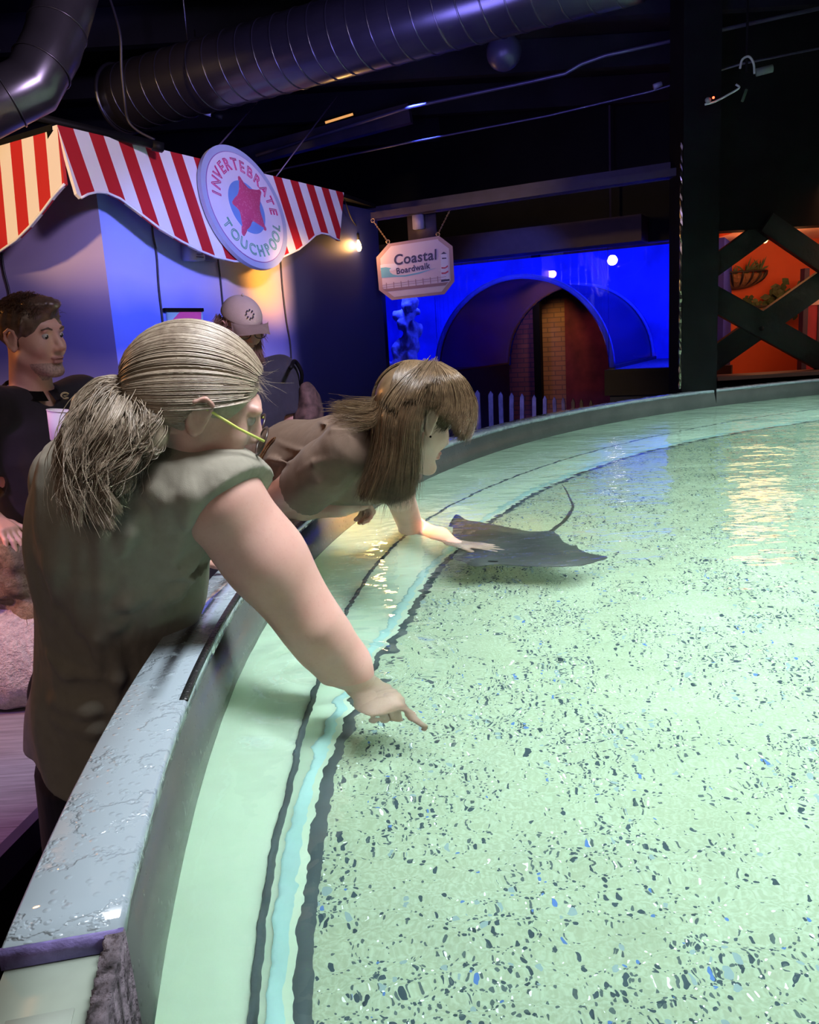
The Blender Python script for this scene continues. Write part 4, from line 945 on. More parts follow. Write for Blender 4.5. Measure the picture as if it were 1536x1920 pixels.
spine_a, spine_b = rp(230, 745)[:2], rp(990, 525)[:2]; sv = spine_b-spine_a; st = np.clip(((Q-spine_a) @ sv)/(sv @ sv), 0, 1); spd = np.linalg.norm(Q-spine_a-st[:, None]*sv, axis=1).reshape(gx.shape)
th = 0.018*np.clip(-sd/0.07, 0, 1)**0.8 + 0.014*np.exp(-(spd/0.06)**2)*np.clip(-sd/0.03, 0, 1)
zc = ZR - 0.0 + 0.012*np.exp(-((gx-rp(120, 470)[0])**2+(gy-rp(120, 470)[1])**2)/0.004)
V = np.maximum(np.abs(Z[None, None, :]-zc[:, :, None])-th[:, :, None]-0.0022, sd[:, :, None])
t = NT('ray_skin'); t.l(t.ramp(t.noise(7, 4), [(0.3, (0.060, 0.056, 0.055)), (0.7, (0.09, 0.083, 0.08))]), t.b.inputs['Base Color']); t.b.inputs['Roughness'].default_value = 0.4; t.bump(t.noise(90, 2), 0.1, 0.002)
obj('body', nets(V.astype(np.float32), X, Y, Z, 'body', 2), t.m, ray_t)
tl = smooth_curve([rp(960, 530, ZR+0.004), rp(1005, 492), rp(1062, 448), rp(1120, 372), rp(1146, 318), rp(1130, 260), rp(1100, 195), rp(1062, 130)], 40)
bm = bmesh.new(); add_tube(bm, tl, list(np.linspace(0.010, 0.0022, 40)), 8); obj('tail', bm, t.m, ray_t)
bm = bmesh.new(); a, b, c = rp(955, 535, ZR+0.012), rp(1005, 520, ZR+0.010), rp(1010, 523, ZR+0.026); 
add_prism(bm, [a, b, c], (0.003, 0.005, 0)); obj('dorsal_fin', bm, mat('blue_grey_fin', (0.20, 0.26, 0.33), 0.4), ray_t)
m_reye = mat('dark_ray_eye', (0.01, 0.01, 0.012), 0.1, var=0)
for q in ((470, 778), (238, 730)):
    bm = bmesh.new(); add_ball(bm, rp(*q, ZR+0.012), (0.016, 0.006, 0.007), frame((1, -0.3, 0))); obj('eye', bm, m_reye, ray_t)

# ================================================================== MAN IN THE BLACK POLO
m_skin3 = skin_mat('ruddy_skin', (0.60, 0.36, 0.28), freck=0.04)
w3 = thing('person', 'man in black polo shirt holding a white paper cup by the rockwork', 'person', (-1.25, 2.85, 0), 'visitors')
f3 = _n((0.93, -0.34, -0.10)); H3 = Head(atd(24, 640, 2.70), f3, scale=1.06, tilt=math.radians(4)); H3.c = H3.c-H3.R @ np.array([-0.005, -0.077, 0.0])*1.06
T3f = _n((0.86, -0.5, 0)); T3l = np.array([-T3f[1], T3f[0], 0])
nk3 = H3(-0.03, 0, -0.17); ch3 = nk3+np.array([0, 0, -0.12]); 
lS = nk3+T3l*0.19+np.array([0, 0, -0.035]); rS = nk3-T3l*0.19+np.array([0, 0, -0.035])
cupc = atd(113, 798, 2.50)
lE = lS+np.array([0.03, 0.0, -0.29])+T3l*0.03; lW = cupc+np.array([0.03, 0.09, -0.05])
rE = rS+np.array([-0.03, -0.02, -0.28])-T3l*0.03; rW = atd(-22, 968, 2.52)
pv = nk3*[1, 1, 0]+[-0.0, 0.02, 0.90]
b3 = Vol(); add_head(b3, H3, nk3, 0.060, 1.08, 1.0)
b3.loft([pv+[0, 0, -0.05], pv+[0, 0, 0.15], ch3+[0, 0, -0.1], ch3, nk3+[0, 0, -0.03]], [0.165, 0.165, 0.17, 0.17, 0.10], [0.12, 0.125, 0.125, 0.11, 0.07], T3l, 0.03)
for S, E_, W_ in ((lS, lE, lW), (rS, rE, rW)): b3.chain([nk3+[0, 0, -0.05], S, E_, W_], [0.06, 0.058, 0.045, 0.030], 0.03)
add_hand(b3, lW, _n(cupc-lW+np.array([0.0, -0.01, 0.0])), _n((0.35, -0.4, 0.1)), (0.1, 0.1, 1), curl=((35, 40, 25),)*4, s=1.0, tang=50)
add_hand(b3, rW, _n((0.55, -0.25, -0.35)), (0, 0, -1), _n((0.3, 0.9, 0)), curl=(18, 20, 22, 24), s=1.0)
for sd in (-1, 1):
    a = pv+T3l*0.09*sd; b3.chain([a, a*[1, 1, 0]+[0, 0, 0.48], a*[1, 1, 0]+[0, 0, 0.09]], [0.10, 0.06, 0.045], 0.03); b3.cone(a*[1, 1, 0]+[0, 0, 0.05], a*[1, 1, 0]+T3f*0.16+[0, 0, 0.035], 0.045, 0.034)
me = b3.mesh(axis((-1.75, -1.45, 0.008), (-1.45, -0.80, 0.0042)), axis((2.15, 3.15, 0.0045)), axis((0.0, 0.85, 0.016), (0.85, 1.38, 0.006), (1.38, 1.80, 0.004)), 'body')
paint(me, [(1, lambda c: (lambda q: (q[:, 0] > 0.084) & (np.abs(q[:, 1]) < 0.024) & (np.abs(q[:, 2]+0.059) < 0.0105))(H3.loc(c))),
           (2, lambda c: (lambda q: (q[:, 0] > 0.035) & (q[:, 2] < -0.068) & (q[:, 2] > -0.125))(H3.loc(c)))])
obj('body', me, [m_skin3, mat('dull_lip', (0.42, 0.20, 0.17), 0.45, var=0.05), mat('grey_stubble_skin', (0.36, 0.24, 0.20), 0.7, var=0.35, nscale=160)], w3); add_eyes(H3, w3, look=(1, -0.1, -0.45))
sp = Vol(); sp.loft([pv+[0, 0, -0.02], pv+[0, 0, 0.15], ch3+[0, 0, -0.1], ch3, nk3+[0, 0, -0.025]], [0.19, 0.185, 0.195, 0.19, 0.11], [0.15, 0.15, 0.148, 0.128, 0.08], T3l, 0.03)
for S, E_ in ((lS, lE), (rS, rE)):
    sp.chain([nk3+[0, 0, -0.06], S, S*0.25+E_*0.75], [0.075, 0.076, 0.064], 0.04); d = _n(E_-S); sp.cut(S*0.25+E_*0.75, d, (S*0.15+E_*0.85, 0.09))
sp.ell(nk3+T3f*0.07+[0, 0, 0.01], (0.05, 0.05, 0.07), None, 0.01, -1)
me = sp.mesh(axis((-1.8, -0.8, 0.0065)), axis((2.3, 3.2, 0.0065)), axis((0.8, 1.5, 0.0065)), 'polo_shirt', 1, fold_disp(12, 0.004, 20))
m_polo = cloth_mat('black_pique', (0.018, 0.016, 0.018), 0.75); polo = obj('polo_shirt', me, m_polo, w3)
bm = bmesh.new()
for sd in (-1, 1):
    arcp = [nk3+np.array([0, 0, 0.028-0.022*abs(math.cos(a))*0]) + (T3f*math.cos(a)*0.074+T3l*sd*math.sin(a)*0.080)+np.array([0, 0, 0.02-0.045*(0.5+0.5*math.cos(a))]) for a in np.linspace(0.12, PI, 14)]
    outp = [p+_n(p-nk3)*0.028+np.array([0, 0, -0.034]) for p in arcp]
    va = [bm.verts.new(p) for p in arcp]; vb = [bm.verts.new(p) for p in outp]
    for i in range(13): bm.faces.new((va[i], va[i+1], vb[i+1], vb[i]))
bmesh.ops.solidify(bm, geom=bm.faces[:], thickness=0.004); obj('collar', bm, m_polo, polo)
lg = [on_front(sp, 122+7.5*math.cos(a), 742-5.5*math.sin(a), 2.2, 3.2) for a in np.linspace(0.5, 5.5, 16)]
lg2 = [lg[-1], on_front(sp, 119, 742, 2.2, 3.2), on_front(sp, 127, 741, 2.2, 3.2)]
bm = bmesh.new(); add_tube(bm, lg, [0.0035]*16, 6); add_tube(bm, lg2, 0.0022, 6); o = obj('logo', bm, mat('pale_gold_thread', (0.45, 0.36, 0.20), 0.6), polo); o['label'] = 'pale embroidered curl logo'
tr = Vol()
for sd in (-1, 1):
    a = pv+T3l*0.09*sd; tr.chain([a+np.array([0, 0, 0.02]), a*[1, 1, 0]+[0, 0, 0.48], a*[1, 1, 0]+[0, 0, 0.10]], [0.12, 0.085, 0.07], 0.03)
obj('trousers', tr.mesh(axis((-1.8, -0.9, 0.014)), axis((2.3, 3.3, 0.014)), axis((0.02, 1.1, 0.014)), 'trousers'), cloth_mat('dark_brown_trousers', (0.05, 0.035, 0.03)), w3)
m_hair3 = hair_mat('dark_brown_hair', (0.03, 0.018, 0.012), (0.16, 0.10, 0.065), 0.35)
cap = Vol(); cap.ell(H3(-0.012, 0, 0.044), np.array((0.105, 0.083, 0.092))*1.06, H3.R, 0.01); cap.ell(H3(0.050, 0, 0.108), (0.06, 0.062, 0.026), H3.R, 0.02)
cap.ell(H3(0.118, 0, -0.010), (0.066, 0.12, 0.098), H3.R, 0.015, -1)
for y in (-1, 1): cap.ell(H3(0.030, y*0.105, -0.055), (0.052, 0.055, 0.090), H3.R, 0.012, -1)
cap.ell(H3(0.0, 0, -0.12), (0.12, 0.12, 0.075), H3.R, 0.015, -1)
lo = H3.c-0.2; hi = H3.c+0.2
hair3 = obj('hair', cap.mesh(axis((lo[0], hi[0], 0.005)), axis((lo[1], hi[1], 0.005)), axis((lo[2], hi[2], 0.005)), 'hair', 1, fold_disp(21, 0.003, 110)), m_hair3, w3)
pt = []
for i in range(1500):
    a = np.array([rng.uniform(-0.10, 0.075), rng.uniform(-0.075, 0.075), 0]); n2 = (a[0]+0.012)**2/0.0114+a[1]**2/0.0071
    if n2 > 0.95: continue
    z = 0.046+0.095*math.sqrt(1-n2); fr = np.clip((a[0]+0.02)/0.09, 0, 1); L = rng.uniform(0.022, 0.042)
    dr = _n(np.array([0.25+0.9*fr*rng.uniform(0, 1), -0.6+rng.normal(0, 0.4), 0.55+0.5*fr])); t_ = np.linspace(0, 1, 8)[:, None]
    pt.append(H3.c+1.06*((np.array([a[0], a[1], z-0.004])+dr*L*t_+np.array([0.25, -0.5, -0.8])*L*t_*t_*0.8)) @ H3.R.T)
obj('hair_strands', strands_mesh(pt, 0.0010), m_hair3, hair3)
bw = []
for y in (-1, 1):
    bm = bmesh.new(); add_tube(bm, [H3(0.094, y*0.016, 0.034), H3(0.094, y*0.032, 0.040), H3(0.082, y*0.050, 0.034)], [0.003, 0.004, 0.002], 6); obj('eyebrow', bm, m_hair3, w3)
# paper cup
cup = thing('paper_cup', 'white paper cup held by the man in the black polo', 'cup', cupc-np.array([0, 0, 0.045]))
Rc = Vector((0.16, 0.0, 1)).to_track_quat('Z', 'Y').to_matrix()
bm = bmesh.new(); add_lathe(bm, [(0.001, -0.042), (0.026, -0.045), (0.0275, -0.043), (0.0385, 0.044), (0.037, 0.044), (0.026, -0.040), (0.001, -0.040)], cupc, Rc, 32); obj('cup_body', bm, mat('white_paper', (0.78, 0.76, 0.78), 0.6, var=0.03), cup)
bm = bmesh.new(); add_tube(bm, [Vector(cupc)+Rc @ Vector((0.0385*math.cos(a), 0.0385*math.sin(a), 0.045)) for a in np.linspace(0, 2*PI, 30)], 0.0018, 6, False); obj('rolled_rim', bm, mat('white_paper_rim', (0.8, 0.78, 0.8), 0.5, var=0.02), cup)

# ================================================================== MAN IN THE CAP
w4 = thing('person', 'bearded man in dark t-shirt, beige cap and glasses by the mural wall', 'person', (-0.72, 3.95, 0), 'visitors')
f4 = _n((0.56, -0.78, -0.38)); H4 = Head(atd(453, 616, 3.90), f4, scale=1.05)
T4f = _n((0.55, -0.83, 0)); T4l = np.array([-T4f[1], T4f[0], 0]); nk4 = H4.c+np.array([-0.03, 0.04, -0.17])
lS = nk4+T4l*0.205+np.array([0, 0, -0.05]); rS = nk4-T4l*0.205+np.array([0, 0, -0.05]); lE = lS+np.array([0.05, -0.02, -0.29]); rE = rS+np.array([-0.03, -0.02, -0.29]); lW = lE+np.array([0.05, -0.20, -0.06]); rW = rE+np.array([0.05, -0.20, -0.06])
pv = nk4*[1, 1, 0]+[-0.02, 0.03, 0.90]; ch4 = nk4+[0, 0, -0.13]
b4 = Vol(); add_head(b4, H4, nk4, 0.062, 1.05)
b4.loft([pv+[0, 0, -0.05], pv+[0, 0, 0.15], ch4+[0, 0, -0.1], ch4, nk4+[0, 0, -0.03]], [0.18, 0.18, 0.18, 0.18, 0.10], [0.15, 0.155, 0.14, 0.12, 0.07], T4l, 0.03)
for S, E_, W_ in ((lS, lE, lW), (rS, rE, rW)):
    b4.chain([nk4+[0, 0, -0.05], S, E_, W_], [0.065, 0.062, 0.047, 0.032], 0.03); add_hand(b4, W_, _n(W_-E_), (0, 0, -1), T4l if S is rS else -T4l, curl=(20, 20, 20, 20))
for sd in (-1, 1):
    a = pv+T4l*0.09*sd; b4.chain([a, a*[1, 1, 0]+[0, 0, 0.48], a*[1, 1, 0]+[0, 0, 0.09]], [0.10, 0.06, 0.045], 0.03); b4.cone(a*[1, 1, 0]+[0, 0, 0.05], a*[1, 1, 0]+T4f*0.16+[0, 0, 0.035], 0.045, 0.034)
obj('body', b4.mesh(axis((-1.25, -0.25, 0.006)), axis((3.3, 4.4, 0.006)), axis((0, 0.8, 0.02), (0.8, 1.82, 0.0055)), 'body'), m_skin3, w4); add_eyes(H4, w4)
s4 = Vol(); s4.loft([pv+[0, 0, -0.06], pv+[0, 0, 0.15], ch4+[0, 0, -0.1], ch4, nk4+[0, 0, -0.02]], [0.205, 0.205, 0.205, 0.20, 0.105], [0.178, 0.18, 0.162, 0.138, 0.078], T4l, 0.03)
for S, E_ in ((lS, lE), (rS, rE)):
    s4.chain([nk4+[0, 0, -0.055], S, S*0.3+E_*0.7], [0.075, 0.083, 0.080], 0.04); s4.cut(S*0.3+E_*0.7, _n(E_-S), (S*0.2+E_*0.8, 0.10))
obj('tshirt', s4.mesh(axis((-1.3, -0.2, 0.008)), axis((3.3, 4.45, 0.008)), axis((0.78, 1.5, 0.008)), 'tshirt', 1, fold_disp(31, 0.004, 18)), cloth_mat('charcoal_tshirt', (0.035, 0.036, 0.05)), w4)
tr = Vol()
for sd in (-1, 1):
    a = pv+T4l*0.09*sd; tr.chain([a+np.array([0, 0, 0.02]), a*[1, 1, 0]+[0, 0, 0.48], a*[1, 1, 0]+[0, 0, 0.10]], [0.13, 0.085, 0.07], 0.03)
obj('trousers', tr.mesh(axis((-1.3, -0.2, 0.014)), axis((3.3, 4.45, 0.014)), axis((0.02, 1.05, 0.014)), 'trousers'), cloth_mat('dark_jeans', (0.03, 0.035, 0.06)), w4)
m_beard = hair_mat('red_brown_beard', (0.10, 0.045, 0.025), (0.34, 0.20, 0.14), 0.5)
bd = []
for i in range(1500):
    y = rng.uniform(-0.066, 0.066); a = np.array([0.090-9*y*y, y, rng.uniform(-0.10, -0.045) if abs(y) < 0.04 else rng.uniform(-0.09, -0.01)])
    t_ = np.linspace(0, 1, 8)[:, None]; L = rng.uniform(0.05, 0.11); bd.append(H4.c+1.05*((a+np.array([0.15, y*3, -1])*L*t_+rng.normal(0, 0.012, 3)*t_*t_)) @ H4.R.T)
for i in range(500):
    y = rng.choice([-1, 1]); a = np.array([rng.uniform(-0.09, 0.03), y*rng.uniform(0.072, 0.085), rng.uniform(0.0, 0.05)]); t_ = np.linspace(0, 1, 8)[:, None]; L = rng.uniform(0.03, 0.09)
    bd.append(H4.c+1.05*((a+np.array([-0.1, y*0.35, -1])*L*t_+rng.normal(0, 0.012, 3)*t_*t_)) @ H4.R.T)
obj('beard', strands_mesh(bd, 0.0013), m_beard, w4)
m_cap = mat('beige_cap_cloth', (0.42, 0.34, 0.27), 0.9, var=0.08, bump=0.2, bscale=300)
cv = Vol(); cv.ell(H4(-0.010, 0, 0.054), (0.116, 0.092, 0.094), H4.R, 0.01); cv.cut(H4(0, 0, 0.050), -H4.R[:, 2]+0.12*H4.R[:, 0]*-1)
lo = H4.c-0.2; hi = H4.c+0.22
hat = obj('cap', cv.mesh(axis((lo[0], hi[0], 0.005)), axis((lo[1], hi[1], 0.005)), axis((lo[2], hi[2], 0.005)), 'cap'), m_cap, w4); hat['label'] = 'beige baseball cap'
bm = bmesh.new(); vt = []
for r_ in np.linspace(0, 1, 6):
    vt.append([bm.verts.new(H4(0.070+0.045*math.cos(a)+0.075*r_*math.cos(a)**0.8 if math.cos(a) > 0 else 0.07, 0.088*math.sin(a)*(1-0.06*r_), 0.056-0.014*r_-0.034*math.sin(a)**2*r_)) for a in np.linspace(-1.5, 1.5, 17)])
for i in range(5):
    for k in range(16): bm.faces.new((vt[i][k], vt[i][k+1], vt[i+1][k+1], vt[i+1][k]))
bmesh.ops.solidify(bm, geom=bm.faces[:], thickness=0.004); obj('brim', bm, m_cap, hat)
bm = bmesh.new(); add_ball(bm, H4(-0.010, 0, 0.149), 0.006); obj('top_button', bm, m_cap, hat)
bm = bmesh.new()
for k in range(8):
    a = k*PI/4; y = 0.016*math.cos(a)-0.012; z = 0.098+0.016*math.sin(a); xx = -0.010+0.118*math.sqrt(max(0, 1-(y/0.094)**2-((z-0.058)/0.100)**2))
    add_ball(bm, H4(xx, y, z), (0.003, 0.0042, 0.0042), Matrix([list(r) for r in H4.R]), 8)
o = obj('emblem', bm, mat('dark_blue_print', (0.02, 0.02, 0.05), 0.6, var=0), hat); o['label'] = 'dark round emblem of eight dots'
m_gr = mat('thin_dark_frame', (0.05, 0.04, 0.04), 0.3, var=0); glasses(H4, w4, m_gr, m_gr, None, 0.112, 0.018, 0.027, 0.010)
bp = thing('backpack', 'dark brown backpack on the back of the man in the cap', 'backpack', pv+np.array([0.18, 0.22, 0.2]))
bv = Vol(); c = atd(580, 758, 4.1); bv.ell(c, (0.055, 0.09, 0.11), None, 0.02); bv.ell(c+[-0.02, 0.03, -0.10], (0.075, 0.11, 0.12), None, 0.05)
obj('bag_body', bv.mesh(axis((c[0]-0.2, c[0]+0.2, 0.01)), axis((c[1]-0.2, c[1]+0.2, 0.01)), axis((c[2]-0.3, c[2]+0.2, 0.01)), 'bag_body', 1, fold_disp(8, 0.006, 40)), mat('mottled_brown_cloth', (0.10, 0.06, 0.05), 0.8, var=0.6, nscale=30), bp)
bm = bmesh.new(); add_tube(bm, smooth_curve([c+[-0.04, 0.02, 0.08], atd(566, 700, 4.05), atd(553, 677, 4.0), atd(545, 690, 3.9)], 14), 0.010, 6); obj('strap', bm, m_black, bp)

# ================================================================== THE STRIPED AWNING AND ITS ROUND SIGN
AA = atd(107, 234, 4.3); AB = atd(645, 361, 6.7); AB[2] = AA[2]
def plane_basis(A, B, lean):
    x = _n(B-A); out = np.array([x[1], -x[0], 0]); d = _n(np.array([0, 0, -1])+lean*out); n = np.cross(x, d); n = _n(n if n @ out > 0 else -n); return x, d, n
def on_board(x, y, A, bs):
    P = onpl(x, y, A, bs[2]); return np.array([(P-A) @ bs[0], (P-A) @ bs[1]])
def stripes(name, per, duty, slant=0.0, off=0.0):
    t = NT(name); x, y, z = t.sep(t.coord('Object'))
    f = t.math('FRACT', t.math('DIVIDE', t.math('ADD', t.math('ADD', x, off), t.math('MULTIPLY', y, slant)), per))
    t.l(t.mix(t.math('LESS_THAN', f, duty), (0.80, 0.76, 0.74), (0.50, 0.015, 0.02)), t.b.inputs['Base Color']); t.b.inputs['Roughness'].default_value = 0.55; return t.m
def board(name, A, bs, outline, m, parent, thick=0.02):
    x, d, n = bs; bm = bmesh.new(); pts = [(u, v, 0) for u, v in outline]
    add_prism(bm, pts, (0, 0, -thick)); o = obj(name, bm, m, None, False)
    o.matrix_world = Matrix((( x[0], d[0], n[0], A[0]), (x[1], d[1], n[1], A[1]), (x[2], d[2], n[2], A[2]), (0, 0, 0, 1)))
    loc, q, s = o.matrix_world.decompose(); o.location = loc; o.rotation_euler = q.to_euler(); attach(o, parent); return o
awn = thing('awning', 'red and white striped awning hanging over the kiosk corner', 'awning', AA)
bsR = plane_basis(AA, AB, 0.24); LR = np.linalg.norm(AB-AA)
low = [(152, 371), (165, 364), (182, 360), (200, 361), (225, 372), (258, 396), (300, 428), (340, 452), (375, 470), (405, 482), (440, 490), (490, 491), (530, 482), (560, 468), (580, 452), (592, 441), (603, 437), (618, 440), (628, 446), (637, 451)]
lowR = [on_board(x, y, AA, bsR) for x, y in low]
lc = lowR[0].copy()
outR = [(0, 0), (LR, 0)] + [tuple(p) for p in lowR[::-1]] + [(lc[0]-0.02, lc[1]-0.02)]
# stripe period from the photo: nine red stripes on the long board
def x_at(px_, py_): return on_board(px_, py_, AA, bsR)[0]
u0 = x_at(108, 250); u1 = x_at(620, 372); 
board('striped_valance', AA, bsR, outR, stripes('red_white_stripes', LR/13.6, 0.5, -0.06, 0.0), awn)
CL = atd(-260, 305, 5.3); CL[2] = AA[2]
bsL = plane_basis(AA, CL, 0.12)
bsL = (bsL[0], bsL[1], bsL[2] if bsL[2] @ (_CAM-AA) > 0 else -bsL[2])
x_, d_, n_ = bsL; out_ = np.array([x_[1], -x_[0], 0]); out_ = out_ if out_ @ (_CAM-AA) > 0 else -out_
d_ = _n(np.array([0, 0, -1])+0.10*out_); n_ = np.cross(x_, d_); n_ = _n(n_); bsL = (x_, d_, n_)
lowL = [on_board(x, y, AA, bsL) for x, y in [(121, 345), (112, 354), (100, 368), (80, 395), (55, 425), (30, 450), (0, 471), (-60, 492)]]
LL = np.linalg.norm(CL-AA)
outL = [(0, 0), (LL, 0), (LL, lowL[-1][1]*0.95)] + [tuple(p) for p in lowL[::-1]]
board('striped_valance', AA, bsL, outL if n_ @ (_CAM-AA) > 0 else outL, stripes('red_white_stripes_side', 0.205, 0.5, 0.05, 0.1025), awn, 0.02 if n_ @ (_CAM-AA) > 0 else -0.02)
# white piping along the lower edges
def P3(A, bs, uv, lift=0.0): return A+bs[0]*uv[0]+bs[1]*uv[1]+bs[2]*lift
bm = bmesh.new(); add_tube(bm, [P3(AA, bsR, p) for p in lowR], 0.007, 6); obj('edge_piping', bm, mat('white_piping', (0.8, 0.8, 0.82), 0.5, var=0.03), awn)
bm = bmesh.new(); add_tube(bm, [P3(AA, bsL, p) for p in lowL], 0.007, 6); obj('edge_piping', bm, bpy.data.materials['white_piping'], awn)
bm = bmesh.new(); add_bar(bm, Vector(AA)-Vector(bsR[2])*0.06+Vector((0, 0, -0.03)), Vector(AB)-Vector(bsR[2])*0.06+Vector((0, 0, -0.03)), 0.05, 0.05); obj('back_rail', bm, m_black, awn)
# dark roof board of the kiosk between awning and wall
bm = bmesh.new(); q = [AA-bsR[2]*0.04, AB-bsR[2]*0.04, np.array([*WB[:2], AA[2]])-[0.0, 0, 0], np.array([*WC[:2], AA[2]]), CL]
add_prism(bm, [np.array([p[0], p[1], AA[2]-0.02]) for p in q], (0, 0, 0.03)); o = struct('trim_kiosk_roof', bm, m_black, 'dark roof board of the kiosk behind the awning', 'roof')
# round sign
sg = thing('round_sign', 'round sign with a pink starfish reading INVERTEBRATE TOUCHPOOL', 'sign', P3(AA, bsR, on_board(452, 393, AA, bsR), 0.05))
sc0 = on_board(453, 394, AA, bsR); SCN = P3(AA, bsR, sc0, 0.045); SX, SY, SN = bsR[0], -bsR[1], bsR[2]
top_ = on_board(432, 280, AA, bsR); bot_ = on_board(473, 507, AA, bsR); RS = np.linalg.norm(top_-bot_)/2*0.985
SM = Matrix(((SX[0], SY[0], SN[0], SCN[0]), (SX[1], SY[1], SN[1], SCN[1]), (SX[2], SY[2], SN[2], SCN[2]), (0, 0, 0, 1)))
def disc(r, z0, z1, n=72): 
    bm = bmesh.new(); add_lathe(bm, [(0.0005, z0), (r, z0), (r, z1), (0.0005, z1)], (0, 0, 0), None, n); return bm
def put(name, bm, m, parent, Mx, smooth=False):
    if isinstance(bm, bmesh.types.BMesh): bmesh.ops.transform(bm, matrix=Mx, verts=bm.verts[:]); bmesh.ops.recalc_face_normals(bm, faces=bm.faces[:])
    else: bm.transform(Mx)
    return obj(name, bm, m, parent, smooth)
put('backing_board', disc(RS, -0.03, 0.0), mat('blue_grey_border', (0.38, 0.42, 0.56), 0.5, var=0.04), sg, SM)
put('border_line', disc(RS*0.895, 0, 0.002), mat('purple_line', (0.28, 0.08, 0.30), 0.5, var=0.03), sg, SM)
put('face', disc(RS*0.885, 0.0, 0.004), mat('white_sign_face', (0.70, 0.66, 0.72), 0.5, var=0.02), sg, SM)
put('blue_disc', disc(RS*0.43, 0.004, 0.006), mat('sky_blue_print', (0.16, 0.30, 0.58), 0.5, var=0.05), sg, SM)
def arc_text(s, R, a0, a1, size, bottom, m, name):
    mes = []
    for i, ch in enumerate(s):
        a = a0+(a1-a0)*i/(len(s)-1)
        for off, sc in ((0.0, 1.0), (0.0, 0.0)):
            if sc == 0: continue
            me = text_mesh(ch, size, outline=size*0.028); me.transform(Matrix.Diagonal((0.92, 1, 1, 1)))
            me2 = text_mesh(ch, size*0.985, outline=size*0.014)
            x0 = min(v.co.x for v in me.vertices); x1 = max(v.co.x for v in me.vertices); cxm = (x0+x1)/2
            rot = a-PI/2 if not bottom else a+PI/2
            for q, dz in ((me, 0.0),): 
                q.transform(Matrix.Translation((R*math.cos(a), R*math.sin(a), 0.0065)) @ Matrix.Rotation(rot, 4, 'Z') @ Matrix.Translation((-cxm, -size*0.36, dz))); mes.append(q)
            bpy.data.meshes.remove(me2)
    put(name, join_meshes(mes), m, sg, SM)
arc_text('INVERTEBRATE', RS*0.70, math.radians(168), math.radians(0), RS*0.27, False, mat('pink_lettering', (0.62, 0.05, 0.20), 0.5, var=0.03), 'lettering')
arc_text('TOUCHPOOL', RS*0.70, math.radians(207), math.radians(339), RS*0.26, True, mat('green_lettering', (0.14, 0.42, 0.26), 0.5, var=0.03), 'lettering')
# starfish: five tapering arms, raised
st = Vol()
cst = np.array([0.0, 0.0, 0.0])
for tipx, tipy in ((588, 465), (450, 880), (650, 1395), (1015, 1305), (930, 690)):
    q = on_board(360+tipx/7.68, 270+tipy/7.68, AA, bsR); c_ = on_board(360+742/7.68, 270+905/7.68, AA, bsR)
    d2 = np.array([q[0]-sc0[0], -(q[1]-sc0[1]), 0])*0.85; c2 = np.array([c_[0]-sc0[0], -(c_[1]-sc0[1]), 0])
    st.cone(c2, c2*0.45+d2*0.55, RS*0.155, RS*0.105, 0.05, ((0, 0, 1), 0.5)); st.cone(c2*0.45+d2*0.55, d2, RS*0.105, RS*0.05, 0.03, ((0, 0, 1), 0.55))
t = NT('pink_starfish'); v = t.n('ShaderNodeTexVoronoi'); v.inputs['Scale'].default_value = 60; t.l(t.coord(), v.inputs['Vector'])
t.l(t.mix(t.ramp(v.outputs['Distance'], [(0.15, (0.5,)*3), (0.4, (0, 0, 0))]), (0.55, 0.07, 0.16), (0.72, 0.30, 0.38)), t.b.inputs['Base Color']); t.b.inputs['Roughness'].default_value = 0.5
me = st.mesh(axis((-RS, RS, 0.006)), axis((-RS, RS, 0.006)), axis((-0.09, 0.10, 0.004)), 'starfish', 2); me.transform(Matrix.Translation((0, 0, 0.002)) @ Matrix.Diagonal((1, 1, 0.35, 1)))
put('starfish', me, t.m, sg, SM, True)

# ================================================================== COASTAL BOARDWALK SIGN ON ITS BEAM
BL = atd(610, 419, 7.5); BR = atd(1275, 323, 6.05); BR[2] = BL[2] = 2.60
dL, dR = ray(610, 419), ray(1275, 323)
BL = _CAM+dL*((2.60-HC)/dL[2]); BR = _CAM+dR*((2.60-HC)/dR[2])
bm = bmesh.new(); add_bar(bm, BL, BR, 0.10, 0.055); add_bar(bm, BL+[0.03, 0.05, 0.03], BR+[0.03, 0.05, 0.03], 0.02, 0.12); struct('trim_1', bm, m_beam, 'violet steel beam carrying the hanging sign', 'beam')
bdir = _n(BR-BL); bn = np.array([bdir[1], -bdir[0], 0])
def beam_pt(x, y): return onpl(x, y, BL, bn)
ht = thing('hanging_sign', 'octagonal hanging sign reading Coastal Boardwalk with wave and lighthouse', 'sign', beam_pt(780, 500))
scn = beam_pt(781, 501); sn = _n((-0.05, -1.0, 0)); 
def sp2(x, y): P = onpl(x, y, scn, sn); return P
e1 = _n(sp2(864, 488)-sp2(706, 513)); e1 = _n(e1); e2 = _n(np.cross(sn, e1)); e2 = e2 if e2[2] > 0 else -e2
CM = Matrix(((e1[0], e2[0], sn[0], scn[0]), (e1[1], e2[1], sn[1], scn[1]), (e1[2], e2[2], sn[2], scn[2]), (0, 0, 0, 1)))
def s2l(x, y):   # zoomed crop of the sign (690,380), 8.533x -> sign plane
    P = sp2(690+x/8.533, 380+y/8.533)-scn; return np.array([P @ e1, P @ e2])
octo = [(325, 660), (1140, 535), (1355, 700), (1385, 1260), (1225, 1465), (385, 1560), (180, 1400), (135, 880)]
oc = np.array([s2l(*p) for p in octo]); ocm = oc.mean(0)
def polyp(name, pts, z0, z1, m, parent=ht, Mx=CM):
    bm = bmesh.new(); add_prism(bm, [(p[0], p[1], z0) for p in pts], (0, 0, z1-z0)); return put(name, bm, m, parent, Mx)
